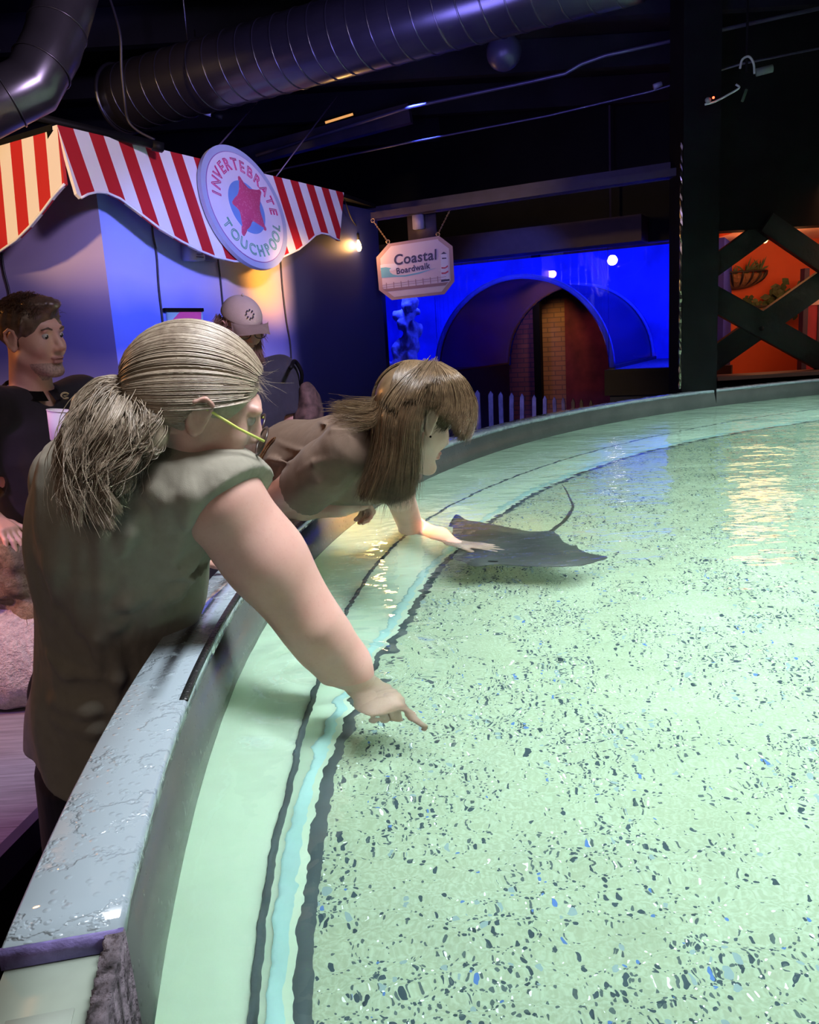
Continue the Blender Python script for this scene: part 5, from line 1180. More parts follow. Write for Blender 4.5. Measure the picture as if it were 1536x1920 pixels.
m_sf = mat('tan_pink_frame', (0.42, 0.26, 0.22), 0.5, var=0.05)
polyp('sign_board', oc, -0.012, 0.012, m_sf)
m_sface = mat('pale_sign_face', (0.66, 0.54, 0.56), 0.5, var=0.02); m_ink = mat('dark_ink', (0.03, 0.02, 0.05), 0.5, var=0); m_sea = mat('teal_print', (0.14, 0.42, 0.52), 0.5, var=0.1); m_wht = mat('white_print', (0.72, 0.70, 0.78), 0.5, var=0.02); m_redp = mat('red_print', (0.55, 0.05, 0.08), 0.5, var=0.03); m_brp = mat('brown_print', (0.30, 0.17, 0.16), 0.5, var=0.03)
for sd, nm in ((1, 'face'), (-1, 'face')):
    MM = CM if sd > 0 else CM @ Matrix.Rotation(PI, 4, 'Y') @ Matrix.Translation((-2*ocm[0]*0, 0, 0))
    fx = (lambda p: np.array(p)) 
    inner = ocm+(oc-ocm)*0.90
    if sd < 0: inner = inner*[-1, 1]
    fc = polyp(nm, inner, 0.012, 0.0135, m_sface, ht, MM)
    sgn = 1 if sd > 0 else -1
    L = lambda x, y: s2l(x, y)*[1, 1]
    def local_text(s, a, b, size, shear):
        me = text_mesh(s, size, extrude=0.0012, shear=shear, align='LEFT', spacing=1.08, offset=size*0.022); x0 = min(v.co.x for v in me.vertices); x1 = max(v.co.x for v in me.vertices)
        A_, B_ = L(*a), L(*b); w = np.linalg.norm(B_-A_); ang_ = math.atan2(*(B_-A_)[::-1])
        me.transform(Matrix.Translation((A_[0], A_[1], 0.0150)) @ Matrix.Rotation(ang_, 4, 'Z') @ Matrix.Diagonal((w/(x1-x0), 1, 1, 1)) @ Matrix.Translation((-x0, 0, 0))); return me
    put('lettering', join_meshes([local_text('Coastal', (430, 1000), (1115, 905), 0.122, 0.12), local_text('Boardwalk', (462, 1145), (1000, 1050), 0.072, 0.08)]), m_ink, fc, MM)
    flat = lambda name, pts, m, z=0.0140: polyp(name, [L(*p) for p in pts], z-0.0005, z+0.0006, m, fc, MM)
    flat('cloud', [(200, 1000), (260, 985), (470, 975), (480, 1050), (400, 1090), (205, 1090)], m_wht)
    flat('wave', [(205, 1045), (290, 1035), (375, 1050), (345, 1075), (355, 1115), (400, 1150), (480, 1165), (600, 1160), (800, 1120), (1090, 1045), (820, 1140), (600, 1185), (430, 1190), (220, 1205)], m_sea, 0.0146)
    flat('lighthouse', [(1172, 1280), (1165, 830), (1215, 790), (1265, 825), (1280, 900), (1305, 1265)], m_wht)
    flat('lighthouse_roof', [(1165, 828), (1213, 788), (1262, 820)], m_ink, 0.0148); flat('lighthouse_gallery', [(1185, 905), (1185, 885), (1255, 882), (1255, 900)], m_ink, 0.0148)
    flat('red_band', [(1175, 1035), (1235, 1035), (1278, 1000), (1280, 1030), (1235, 1058), (1178, 1058)], m_redp, 0.0148); flat('red_band', [(1175, 1120), (1235, 1118), (1285, 1085), (1288, 1115), (1240, 1142), (1180, 1145)], m_redp, 0.0148)
    flat('lighthouse_base', [(1172, 1270), (1172, 1238), (1305, 1222), (1308, 1252)], m_ink, 0.0148)
    bm = bmesh.new()
    for k in range(8):
        x = 295+k*117; y = 1340-k*15.2; a_, b_ = L(x, y-55), L(x+8, y+48); add_bar(bm, (a_[0], a_[1], 0.0148), (b_[0], b_[1], 0.0148), 0.006, 0.001)
    for dy in (0, 35):
        a_, b_ = L(235, 1325+dy), L(1250, 1185+dy*1.1); add_bar(bm, (a_[0], a_[1], 0.0146), (b_[0], b_[1], 0.0146), 0.003, 0.001)
    put('railing', bm, m_brp, fc, MM); flat('boardwalk', [(240, 1385), (1290, 1270), (1240, 1325), (320, 1425)], m_brp)
m_chain = mat('brass_chain', (0.45, 0.30, 0.14), 0.3, 0.9, 0.1)
for a, b in (((78, 285), (320, 625)), ((1333, 80), (1120, 505))):
    A_ = sp2(690+a[0]/8.533, 380+a[1]/8.533); B_ = sp2(690+b[0]/8.533, 380+b[1]/8.533); n = 18; bm = bmesh.new()
    R = Vector(B_-A_).to_track_quat('X', 'Z').to_matrix(); 
    for i in range(n):
        c = Vector(A_+(B_-A_)*(i+0.5)/n); Rk = R @ Matrix.Rotation(PI/2*(i % 2), 3, 'X'); hl = np.linalg.norm(B_-A_)/n*0.68
        add_tube(bm, [c+Rk @ Vector((hl*math.cos(q), 0.0055*math.sin(q), 0)) for q in np.linspace(0, 2*PI, 11)], 0.0017, 5, False)
    for e in (A_, B_): add_tube(bm, [Vector(e)+Vector((0.016*math.cos(q), 0, 0.016*math.sin(q))) for q in np.linspace(0, 2*PI, 15)], 0.0035, 6, False)
    obj('chain', bm, m_chain, ht)
# junction box on the beam
jb = thing('junction_box', 'small pale grey box on a dark plate under the beam', 'box', beam_pt(772, 414)+[0.06, 0.12, -0.1])
a = beam_pt(775, 415)+bn*-0.10; bm = bmesh.new(); add_box(bm, a+[0, -0.03, 0], (0.095, 0.07, 0.125), frame(bdir), 0.006); obj('box_body', bm, mat('pale_grey_metal', (0.30, 0.28, 0.40), 0.5), jb)
bm = bmesh.new(); add_box(bm, a+[0.03, 0.03, -0.03], (0.28, 0.02, 0.26), frame(bdir)); obj('mounting_plate', bm, mat('dark_plum_plate', (0.05, 0.035, 0.05), 0.6), jb)
# glowing bulb
bl = atd(671, 461, 7.2); bt = thing('string_light', 'bare glowing amber bulb hanging at the end of the awning', 'light bulb', bl)
bm = bmesh.new(); add_lathe(bm, [(0.001, -0.05), (0.022, -0.042), (0.032, -0.018), (0.028, 0.012), (0.016, 0.04), (0.014, 0.05)], bl, None, 20); obj('bulb', bm, mat('glowing_amber_glass', (1, 0.6, 0.2), 0.2, var=0, emit=(1.0, 0.55, 0.16), es=40), bt)
bm = bmesh.new(); add_lathe(bm, [(0.015, 0.048), (0.018, 0.05), (0.018, 0.10), (0.006, 0.11)], bl, None, 14); obj('socket', bm, m_black, bt)
bm = bmesh.new(); add_tube(bm, smooth_curve([bl+[0, 0, 0.1], bl+[0.0, 0, 0.16], (bl+AB)/2+[0, 0, 0.02], AB+[0, 0, -0.05]], 12), 0.005, 6); obj('flex', bm, m_black, bt)
point('bulb_light', bl+np.array([0.0, -0.08, 0.0]), 9, (1.0, 0.5, 0.15), 0.05)

# ================================================================== AQUARIUM WITH THE TUNNEL
WM = np.array([1.448, 9.77, 2.10]); WN = _n((-0.453, -0.891, 0)); WX = _n((0.891, -0.453, 0)); WD = -WN
def win(x, y, off=0.0): P = onpl(x, y, WM+WN*off, WN)-WM; return np.array([P @ WX, P[2]+WM[2]])     # (along, height)
def w3p(u, z, depth=0.0): return np.array([WM[0]+WX[0]*u+WD[0]*depth, WM[1]+WX[1]*u+WD[1]*depth, z])
WRm = Matrix(((WX[0], WD[0], 0), (WX[1], WD[1], 0), (0, 0, 1)))
u_l = win(722, 640)[0]; u_r = win(1290, 600)[0]+0.05; z_b = 1.06; z_t = 2.36
al, ar = win(822, 690)[0], win(1142, 690)[0]; ac = (al+ar)/2; aR = (ar-al)/2; az = win(985, 522)[1]; asp = az-aR     # arch centre, radius, springing height
DT = 2.6; DK = 2.6
m_tankblue = mat('deep_blue_tank_wall', (0.02, 0.04, 0.55), 0.8, var=0.25, nscale=3)
bm = bmesh.new()
add_box(bm, w3p((u_l+u_r)/2, 1.7, DK+0.05), (u_r-u_l+2.4, 0.1, 1.6), WRm)
add_box(bm, w3p(u_l-1.15, 1.7, DK/2), (0.1, DK, 1.6), WRm); add_box(bm, w3p(u_r+0.25, 1.7, DK/2), (0.1, DK, 1.6), WRm)
tank = thing('aquarium_tank', 'blue lit aquarium tank with an arched walk-through tunnel', 'aquarium', w3p(ac, 0, 0))
# back wall needs an opening for the tunnel: build as panels around it
bm.free(); bm = bmesh.new()
def pane(bm, u0, u1, z0, z1, d, th=0.05): add_box(bm, w3p((u0+u1)/2, (z0+z1)/2, d), (u1-u0, th, z1-z0), WRm)
def arch_panel(bm, u0, u1, z0, z1, d, th, n=28, rr=None):
    """rectangle with an arched opening (centre ac, radius aR)"""
    R_ = rr or aR
    prof = [(ac+R_*math.cos(a), asp+R_*math.sin(a)) for a in np.linspace(0, PI, n)]
    for i in range(n-1):
        (xa, za), (xb, zb) = prof[i], prof[i+1]
        p = [(xa, za), (xa, z1), (xb, z1), (xb, zb)]
        add_prism(bm, [w3p(u, z, d-th/2) for u, z in p], WD*th)
    pane(bm, u0, ac-R_, z0, z1, d, th); pane(bm, ac+R_, u1, z0, z1, d, th)
arch_panel(bm, u_l-1.2, u_r+0.3, z_b, z_t+0.2, DK, 0.06)
pane(bm, u_l-1.2, u_l-1.1, z_b, z_t+0.2, DK/2, DK); pane(bm, u_r+0.22, u_r+0.3, z_b, z_t+0.2, DK/2, DK)
obj('tank_wall', bm, m_tankblue, tank, False)
bm = bmesh.new(); pane(bm, u_l-1.2, ac-aR-0.03, z_b-0.04, z_b, DK/2, DK); pane(bm, ac+aR+0.03, u_r+0.3, z_b-0.04, z_b, DK/2, DK); obj('tank_floor', bm, mat('dark_blue_gravel', (0.03, 0.04, 0.2), 0.9, var=0.4, nscale=60), tank, False)
def glass_mat(name, col, rough=0.0, tr=0.92):
    t = NT(name); t.t.nodes.remove(t.b); a = t.n('ShaderNodeBsdfTransparent'); a.inputs[0].default_value = (*col, 1); g = t.n('ShaderNodeBsdfGlossy'); g.inputs['Roughness'].default_value = rough
    fr = t.n('ShaderNodeFresnel'); fr.inputs['IOR'].default_value = 1.45; mx = t.n('ShaderNodeMixShader'); t.l(fr.outputs[0], mx.inputs[0]); t.l(a.outputs[0], mx.inputs[1]); t.l(g.outputs[0], mx.inputs[2]); t.l(mx.outputs[0], t.out.inputs['Surface']); return t.m
m_glass = glass_mat('acrylic_window', (0.93, 0.95, 1.0))
bm = bmesh.new(); arch_panel(bm, u_l, u_r, z_b, z_t, 0.0, 0.02); obj('front_window', bm, m_glass, tank, False)
# tunnel shell (acrylic, water behind), front and rear rings
bm = bmesh.new(); n = 40; rings = []
for d in np.linspace(0.02, DT, 6): rings.append([bm.verts.new(w3p(ac+aR*math.cos(a), asp+aR*math.sin(a), d)) for a in np.linspace(0, PI, n)])
for i in range(5):
    for k in range(n-1): bm.faces.new((rings[i][k], rings[i][k+1], rings[i+1][k+1], rings[i+1][k]))
t = NT('tinted_tunnel_acrylic'); t.b.inputs['Base Color'].default_value = (0.012, 0.014, 0.04, 1); t.b.inputs['Roughness'].default_value = 0.2; t.b.inputs['Alpha'].default_value = 0.95
obj('tunnel_shell', bm, t.m, tank)
m_ring = mat('blue_acrylic_ring', (0.16, 0.22, 0.95), 0.3, var=0.1)
for d, th, rad in ((0.04, 0.07, 0.055), (DT-0.05, 0.05, 0.04)):
    bm = bmesh.new(); pr = []
    for a in np.linspace(0, PI, 44):
        pr.append([bm.verts.new(w3p(ac+(aR+r_)*math.cos(a), asp+(aR+r_)*math.sin(a), d+e)) for r_, e in ((0.004, -th/2), (rad, -th/2), (rad, th/2), (0.004, th/2))])
    for i in range(43):
        for k in range(4): bm.faces.new((pr[i][k], pr[i][(k+1) % 4], pr[i+1][(k+1) % 4], pr[i+1][k]))
    bm.faces.new(pr[0]); bm.faces.new(pr[-1][::-1]); bmesh.ops.recalc_face_normals(bm, faces=bm.faces[:]); obj('arch_ring', bm, m_ring, tank)
for nd in [m_ring.node_tree.nodes['Principled BSDF']]: nd.inputs['Transmission Weight'].default_value = 0.35; nd.inputs['Roughness'].default_value = 0.6; nd.inputs['IOR'].default_value = 1.2
# rock in the left end of the tank
rk = Vol(); 
for i in range(16): c = w3p(u_l+0.02+rng.uniform(0, 0.22), 1.15+i*0.055, 0.35+rng.uniform(-0.1, 0.1)); rk.ell(c, rng.uniform(0.06, 0.13, 3), None, 0.05)
q = w3p(u_l+0.2, 1.6, 0.35); rock = thing('tank_rock', 'pale craggy rock at the left end of the blue tank', 'rock', q*[1, 1, 0]+[0, 0, z_b])
obj('rock_mass', rk.mesh(axis((q[0]-0.6, q[0]+0.6, 0.02)), axis((q[1]-0.6, q[1]+0.6, 0.02)), axis((1.0, 2.3, 0.02)), 'rock_mass', 1, fold_disp(41, 0.02, 35)), mat('pale_violet_rock', (0.35, 0.32, 0.55), 0.9, var=0.4, nscale=14, bump=0.8), rock)
# lights in the tank
for u, dd in ((u_l+0.1, 0.35), (ac, 0.3), (u_r-0.3, 0.35)):
    o = area('tank_lamp_blue', w3p(u, z_t+0.19, dd), w3p(u, 1.2, dd+1.1), 75, (0.03, 0.06, 1.0), 0.5)
# base under the windows and dark ledges
m_base = mat('near_black_base', (0.018, 0.018, 0.025), 0.6)
lb = win(900, 700, 0.12); 
bm = bmesh.new(); pane(bm, u_l-0.3, al+0.02, z_b-0.28, z_b, -0.06, 0.14); obj('ledge', bm, m_base, tank, False)
bm = bmesh.new(); pane(bm, ar-0.02, u_r+0.4, z_b-0.28, z_b, -0.06, 0.14); obj('ledge', bm, m_base, tank, False)
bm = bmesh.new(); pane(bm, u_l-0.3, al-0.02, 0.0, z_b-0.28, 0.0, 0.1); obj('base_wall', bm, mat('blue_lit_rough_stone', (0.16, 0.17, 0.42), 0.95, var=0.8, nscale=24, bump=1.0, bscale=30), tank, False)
bm = bmesh.new(); pane(bm, ar+0.02, u_r+0.4, 0.0, z_b-0.28, 0.0, 0.1); obj('base_wall', bm, mat('slate_blue_base', (0.06, 0.08, 0.16), 0.7), tank, False)
# tunnel side walls below the shell
bm = bmesh.new(); pane(bm, al-0.06, al-0.001, 0, asp+0.02, DT/2, DT-0.1); pane(bm, ar+0.001, ar+0.06, 0, asp+0.02, DT/2, DT-0.1); obj('tunnel_side', bm, mat('dark_tunnel_side', (0.02, 0.022, 0.05), 0.5), tank, False)
# header fascia over the window
hb = z_t-0.04; 
bm = bmesh.new(); f0, f1 = win(640, 500, 0.35)[0], win(1203, 440, 0.35)[0]; ft, fb = 2.62, 2.36
q0 = w3p(f0, (ft+fb)/2, -0.35); add_box(bm, w3p((f0+f1)/2, (ft+fb)/2, -0.175), (f1-f0, 0.36, ft-fb), WRm); struct('trim_2', bm, mat('dark_brown_fascia', (0.055, 0.03, 0.035), 0.6, var=0.15), 'dark brown fascia box above the aquarium window', 'fascia')
# black wall above the tank and around it
bm = bmesh.new(); add_box(bm, w3p((u_l+u_r)/2, (4.0+z_t+0.02)/2, 0.1), (u_r-u_l+3.0, 0.1, 4.0-z_t-0.02), WRm); struct('wall_above_aquarium', bm, m_black, 'black wall above the aquarium', 'wall')
bm = bmesh.new(); add_box(bm, w3p(u_l-0.02, 1.2, -0.06), (0.11, 0.16, 2.4), WRm); struct('trim_3', bm, m_base, 'dark upright framing the left edge of the aquarium', 'frame')
bm = bmesh.new(); P = w3p(f1-0.35, 2.62, -0.2); add_bar(bm, P, P+[0, 0, 1.38], 0.02, 0.02, (1, 0, 0)); struct('trim_4', bm, m_beam, 'thin hanger rod above the fascia', 'rod')
# ---- beyond the tunnel: brick wall, doorway, red panel, lit notice
def brick(name, c1, c2, mort, scale=9):
    t = NT(name); b = t.n('ShaderNodeTexBrick'); b.inputs['Scale'].default_value = 1.0; b.inputs['Brick Width'].default_value = 0.22; b.inputs['Row Height'].default_value = 0.075; b.inputs['Mortar Size'].default_value = 0.008
    b.inputs['Color1'].default_value = (*c1, 1); b.inputs['Color2'].default_value = (*c2, 1); b.inputs['Mortar'].default_value = (*mort, 1)
    x, y, z = t.sep(t.coord('Object')); cb = t.n('ShaderNodeCombineXYZ'); t.l(x, cb.inputs[0]); t.l(z, cb.inputs[1]); t.l(cb.outputs[0], b.inputs['Vector'])
    t.l(b.outputs['Color'], t.b.inputs['Base Color']); t.b.inputs['Roughness'].default_value = 0.85; t.bump(b.outputs['Fac'], -0.5, 0.01); return t.m
DB = DT+0.9
def back_seg(name, x0, x1, m, label, zt=3.0, dd=0.0, cat='wall'):
    a = onpl(x0, 650, WM+WD*(DB+dd), WN); b = onpl(x1, 650, WM+WD*(DB+dd), WN); L = np.linalg.norm((b-a)[:2]); bm = bmesh.new(); add_box(bm, (L/2, 0.05, zt/2), (L, 0.1, zt))
    o = struct(name, bm, m, label, cat); o.location = (a[0], a[1], 0); o.rotation_euler = (0, 0, math.atan2(WX[1], WX[0])); return o
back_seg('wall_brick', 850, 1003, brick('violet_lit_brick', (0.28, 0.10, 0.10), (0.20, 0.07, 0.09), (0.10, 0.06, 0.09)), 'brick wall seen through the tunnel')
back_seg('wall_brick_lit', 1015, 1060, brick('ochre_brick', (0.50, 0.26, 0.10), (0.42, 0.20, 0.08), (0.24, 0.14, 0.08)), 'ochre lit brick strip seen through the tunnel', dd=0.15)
back_seg('wall_red', 1060, 1300, mat('dark_red_plaster', (0.20, 0.03, 0.025), 0.8, var=0.4, nscale=4), 'dark red wall seen through the tunnel', dd=0.1)
P = onpl(1009, 640, WM+WD*(DB-0.1), WN); bm = bmesh.new(); add_box(bm, (P[0], P[1], 1.4), (0.11, 0.12, 2.8), WRm); struct('trim_5', bm, m_black, 'black door post beyond the tunnel', 'post')
P = onpl(950, 634, WM+WD*(DB-0.12), WN); nt = thing('wall_lantern', 'small lit vertical panel on the brick seen through the tunnel', 'wall light', P)
bm = bmesh.new(); add_box(bm, P, (0.10, 0.03, 0.42), WRm, 0.004); obj('lit_panel', bm, mat('warm_lit_panel', (0.9, 0.8, 0.7), 0.5, var=0.1, emit=(1.0, 0.72, 0.55), es=0.7), nt, False)
bm = bmesh.new(); add_box(bm, P+WD*0.03, (0.14, 0.03, 0.46), WRm); obj('backplate', bm, m_black, nt, False)
spot('tunnel_lamp_amber', onpl(1030, 560, WM+WD*(DB-0.6), WN)+[0, 0, 0.6], onpl(1040, 640, WM+WD*DB, WN), 34, (1.0, 0.6, 0.2), 50, 0.8, 0.05)
spot('tunnel_lamp_red', onpl(1110, 600, WM+WD*(DB-0.7), WN)+[0, 0, 0.6], onpl(1110, 680, WM+WD*DB, WN), 8, (1.0, 0.3, 0.2), 70, 0.8, 0.05)
spot('tunnel_lamp_violet', onpl(975, 560, WM+WD*(DB-0.65), WN)+[0, 0, 0.6], onpl(985, 700, WM+WD*DB, WN), 24, (0.4, 0.25, 1.0), 60, 0.8, 0.05)
spot('fence_lamp_blue', (0.6, 7.6, 3.3), (0.8, 9.6, 0.7), 420, (0.12, 0.16, 1.0), 40, 0.6, 0.05)
# picket fence in front of the tank
m_pick = mat('weathered_grey_picket', (0.22, 0.20, 0.22), 0.8, var=0.3, nscale=12)
pks = [895, 918, 938, 955, 975, 999, 1018, 1042, 1060, 1074, 1088, 1104]
for i, x in enumerate(pks):
    f = (x-895)/(1104-895); yb = 800-f*26; yt = 735-f*0+f*18; Pt = onpl(x, yt, WM+WN*(0.55-0.4*f), WN); Pb = np.array([Pt[0], Pt[1], 0.0]); lean = rng.uniform(-0.03, 0.03)
    w = 0.055-0.02*f; bm = bmesh.new(); top = Pt+WX*lean
    pr = [Pb-WX*w/2, Pb+WX*w/2, top+WX*w/2+[0, 0, -0.02], top+[0, 0, 0.02], top-WX*w/2+[0, 0, -0.02]]
    add_prism(bm, pr, WD*0.018)
    o = obj('fence_picket', bm, m_pick, None, False); tag(o, 'weathered grey picket of the low fence before the aquarium', 'picket', 'pickets of the low fence before the aquarium')
# shiny tape on the post edge and the black post
pP = atd(1299, 560, 6.25); bm = bmesh.new(); add_box(bm, (pP[0]+0.02, pP[1]+0.05, 2.0), (0.27, 0.27, 4.0), frame((1, 0.05, 0))); struct('trim_6', bm, m_black, 'broad black post right of the aquarium', 'post')
tp = pP+[-0.125, -0.09, 0]; bm = bmesh.new()
add_box(bm, (tp[0]+0.005, tp[1]+0.005, 1.9), (0.014, 0.01, 1.75)); bmesh.ops.subdivide_edges(bm, edges=[e for e in bm.edges if abs(e.verts[0].co.z-e.verts[1].co.z) > 1], cuts=60)
for v in bm.verts: v.co.x += rng.uniform(-0.004, 0.004); v.co.y += rng.uniform(-0.003, 0.003)
o = obj('edge_strip', bm, mat('crumpled_brass_strip', (0.40, 0.36, 0.30), 0.25, 1.0, 0.3), None, False); tag(o, 'crumpled shiny strip on the left edge of the black post', 'strip')

# ================================================================== ORANGE ROOM BEHIND THE X-BRACE
BY = 7.32; RY_ = 9.5
def br(x, y): return onpl(x, y, np.array([0, BY, 0]), np.array([0, 1.0, 0]))
l_, r_ = br(1335, 560)[0], 6.0; zt_ = br(1440, 428)[2]
bm = bmesh.new(); add_box(bm, ((l_+8.9)/2, BY+0.1, (zt_+4.0)/2), (8.9-l_, 0.2, 4.0-zt_)); struct('wall_brace_header', bm, m_black, 'black wall above the cross braced opening', 'wall')
bm = bmesh.new(); add_box(bm, ((l_+8.9)/2, BY+0.05, 0.52), (8.9-l_, 0.2, 1.02)); struct('wall_brace_low', bm, m_base, 'low dark wall below the cross braced opening', 'wall')
gap = br(1335, 560)[0]-(pP[0]+0.15)
bm = bmesh.new(); add_box(bm, (l_-0.13, BY+0.1, 2.0), (0.26, 0.2, 4.0)); struct('wall_brace_side', bm, m_black, 'black wall beside the cross braced opening', 'wall')
m_brace = mat('black_stained_timber', (0.006, 0.006, 0.007), 0.6, var=0.4, nscale=10, bump=0.3, bscale=30)
xb = thing('cross_brace', 'black timber cross brace in the orange lit opening', 'timber brace', br(1437, 710))
for a, b, w, dy in (((1300, 540), (1600, 706), 0.20, -0.02), ((1300, 703), (1600, 492), 0.20, 0.06), ((1300, 530), (1446, 424), 0.17, 0.06), ((1434, 418), (1600, 532), 0.17, -0.02)):
    A_, B_ = br(*a), br(*b); bm = bmesh.new(); add_bar(bm, A_+[0, dy, 0], B_+[0, dy, 0], 0.07, w, (0, 0, 1) if False else (0, 0, 1)); obj('timber', bm, m_brace, xb, False)
bm = bmesh.new(); add_lathe(bm, [(0.001, 0), (0.022, 0.002), (0.022, 0.012), (0.001, 0.016)], br(1422, 616)+[0, -0.06, 0], Matrix.Rotation(PI/2, 3, 'X'), 14); obj('bolt', bm, m_black, xb)
bm = bmesh.new(); add_box(bm, ((l_+9.7)/2, RY_+0.05, 2.0), (8.1-l_, 0.1, 4.0)); struct('wall_orange', bm, mat('orange_plaster', (0.62, 0.10, 0.025), 0.7, var=0.08, nscale=3), 'orange wall of the room behind the cross brace', 'wall')
zc_ = onpl(1440, 452, np.array([0, RY_, 0]), np.array([0, 1.0, 0]))[2]
bm = bmesh.new(); add_box(bm, ((l_+9.5)/2, (BY+RY_)/2+0.1, zc_+0.02), (8.3-l_, RY_-BY, 0.04)); struct('ceiling_orange_room', bm, mat('pale_salmon_ceiling', (0.80, 0.45, 0.33), 0.7, var=0.03), 'pale ceiling of the orange room', 'ceiling')
bm = bmesh.new(); add_bar(bm, (l_+0.02, BY+0.22, 1.5), (l_+0.86, RY_-0.02, 1.5), 0.06, 3.0); struct('wall_orange_left', bm, bpy.data.materials['orange_plaster'], 'left side wall of the orange room', 'wall')
def rw(x, y, off=0.0): return onpl(x, y, np.array([0, RY_-off, 0]), np.array([0, 1.0, 0]))
ob = rw(1434, 450, 0.9); lt = thing('ceiling_bulb', 'small glowing bulb under the salmon ceiling of the orange room', 'light bulb', ob)
bm = bmesh.new(); add_ball(bm, ob, 0.032); obj('bulb', bm, mat('glowing_warm_glass', (1, 0.7, 0.4), 0.2, var=0, emit=(1.0, 0.62, 0.25), es=3), lt)
bm = bmesh.new(); add_tube(bm, [ob+[0, 0, 0.03], [ob[0], ob[1], zc_]], 0.012, 8); obj('socket', bm, m_black, lt)
point('orange_room_light', ob+np.array([0, -0.1, -0.05]), 14, (1.0, 0.42, 0.16), 0.3)
area('orange_room_fill', (4.6, 7.9, zc_-0.05), (3.6, 9.2, 1.4), 22, (1.0, 0.4, 0.2), 2.4)
# wall planters
m_wire = mat('black_wrought_iron', (0.015, 0.010, 0.010), 0.5, var=0.2); m_coir = mat('coir_liner', (0.20, 0.10, 0.05), 0.95, var=0.35, nscale=30, bump=0.8); 
def planter(x0, x1, yt, yb, label, kind):
    a, b = rw(x0, yt), rw(x1, yt); W_ = (b-a)[0]; Hh = a[2]-rw(x0, yb)[2]; c = (a+b)/2; r = thing('wall_planter', label, 'planter', (c[0], RY_, c[2]-Hh), 'wall planters in the orange room')
    dp = W_*0.30
    bm = bmesh.new(); add_ball(bm, (c[0], RY_-0.01, c[2]-0.02), (W_/2*0.96, dp*0.93, Hh*0.98), None, 24)
    bmesh.ops.bisect_plane(bm, geom=bm.verts[:]+bm.edges[:]+bm.faces[:], plane_co=(0, 0, c[2]-0.02), plane_no=(0, 0, 1), clear_outer=True); bmesh.ops.bisect_plane(bm, geom=bm.verts[:]+bm.edges[:]+bm.faces[:], plane_co=(0, RY_-0.005, 0), plane_no=(0, 1, 0), clear_outer=True)
    bmesh.ops.holes_fill(bm, edges=bm.edges[:]); obj('liner', bm, m_coir, r)
    bm = bmesh.new(); add_tube(bm, [(c[0]+W_/2*math.cos(q), RY_-0.012-dp*math.sin(q), c[2]) for q in np.linspace(0, PI, 24)], 0.012, 6); obj('top_rail', bm, m_wire, r)
    for k in range(9):
        q = PI*(k+0.5)/9; bm = bmesh.new()
        add_tube(bm, [(c[0]+W_/2*math.cos(q)*math.cos(e), RY_-0.012-dp*math.sin(q)*math.cos(e), c[2]-Hh*math.sin(e)) for e in np.linspace(0, 1.45, 8)], 0.012, 5); obj('upright', bm, m_wire, r)
    m_leaf = mat('shaded_leaf', (0.05, 0.09, 0.03), 0.6, var=0.5, nscale=20)
    if kind == 0:
        for px_, n, L in ((-0.30, 14, 0.16), (0.12, 8, 0.24), (0.34, 16, 0.22), (-0.05, 7, 0.12)):
            bm = bmesh.new()
            for j in range(n):
                q = rng.uniform(0, 2*PI); e = rng.uniform(0.35, 1.4); o_ = np.array([c[0]+px_*W_, RY_-dp*0.45, c[2]-0.02]); d = np.array([math.cos(q)*math.cos(e), 0.6*math.sin(q)*math.cos(e), math.sin(e)]); l = L*rng.uniform(0.6, 1)
                p0, p1, p2 = o_, o_+d*l*0.55, o_+d*l+[0, 0, -0.25*l*math.cos(e)]; s_ = np.array([-d[2], 0, d[0]])*0.010
                vs = [bm.verts.new(v) for v in (p0-s_, p0+s_, p1+s_, p2, p1-s_)]; bm.faces.new((vs[0], vs[1], vs[2], vs[4])); bm.faces.new((vs[4], vs[2], vs[3]))
            obj('plant', bm, m_leaf, r, False)
    else:
        for px_, n, L in ((-0.36, 26, 0.13), (0.02, 34, 0.2), (0.3, 34, 0.22)):
            bm = bmesh.new()
            for j in range(n):
                o_ = np.array([c[0]+px_*W_, RY_-dp*0.45, c[2]+L*0.3])+rng.normal(0, 0.35, 3)*[L, L*0.5, L]; q = rng.uniform(0, 6.28); u = np.array([math.cos(q), -0.3, math.sin(q)])*L*0.28; v_ = np.array([-math.sin(q), 0.2, math.cos(q)])*L*0.18
                vs = [bm.verts.new(o_+p) for p in (-u, -v_, u*0.6-v_*0.5, u, u*0.6+v_*0.6, v_)]; bm.faces.new(vs)
            obj('plant', bm, m_leaf, r, False)
planter(1322, 1436, 512, 541, 'iron wall basket with spiky plants, left one of the two', 0)
planter(1390, 1500, 574, 605, 'iron wall basket with bushy leaves, lower right one', 1)
# panelled white and red unit at the right edge
a = rw(1503, 575, 0.5); c = rw(1560, 720, 0.5); wd_ = thing('red_cabinet', 'red and white panelled unit with dark uprights at the right edge', 'cabinet', (a[0]+0.4, a[1], 0))
for nm, x0, x1, z0, z1, m, dy in (('upright', 1503, 1512, 0, 2.0, mat('dark_violet_upright', (0.03, 0.015, 0.06), 0.5), -0.02), ('red_panel', 1512, 1580, 0, 1.62, mat('crimson_panel', (0.32, 0.02, 0.05), 0.6), 0.0), ('white_panel', 1512, 1580, 1.62, 1.71, mat('pale_pink_panel', (0.6, 0.42, 0.42), 0.6), -0.01), ('upright', 1531, 1545, 0, 1.62, bpy.data.materials['dark_violet_upright'], -0.015)):
    p, q = rw(x0, 640, 0.5), rw(x1, 640, 0.5); bm = bmesh.new(); add_box(bm, ((p[0]+q[0])/2, p[1]+0.05+dy, (z0+z1)/2), (q[0]-p[0], 0.1, z1-z0)); obj(nm, bm, m, wd_, False)
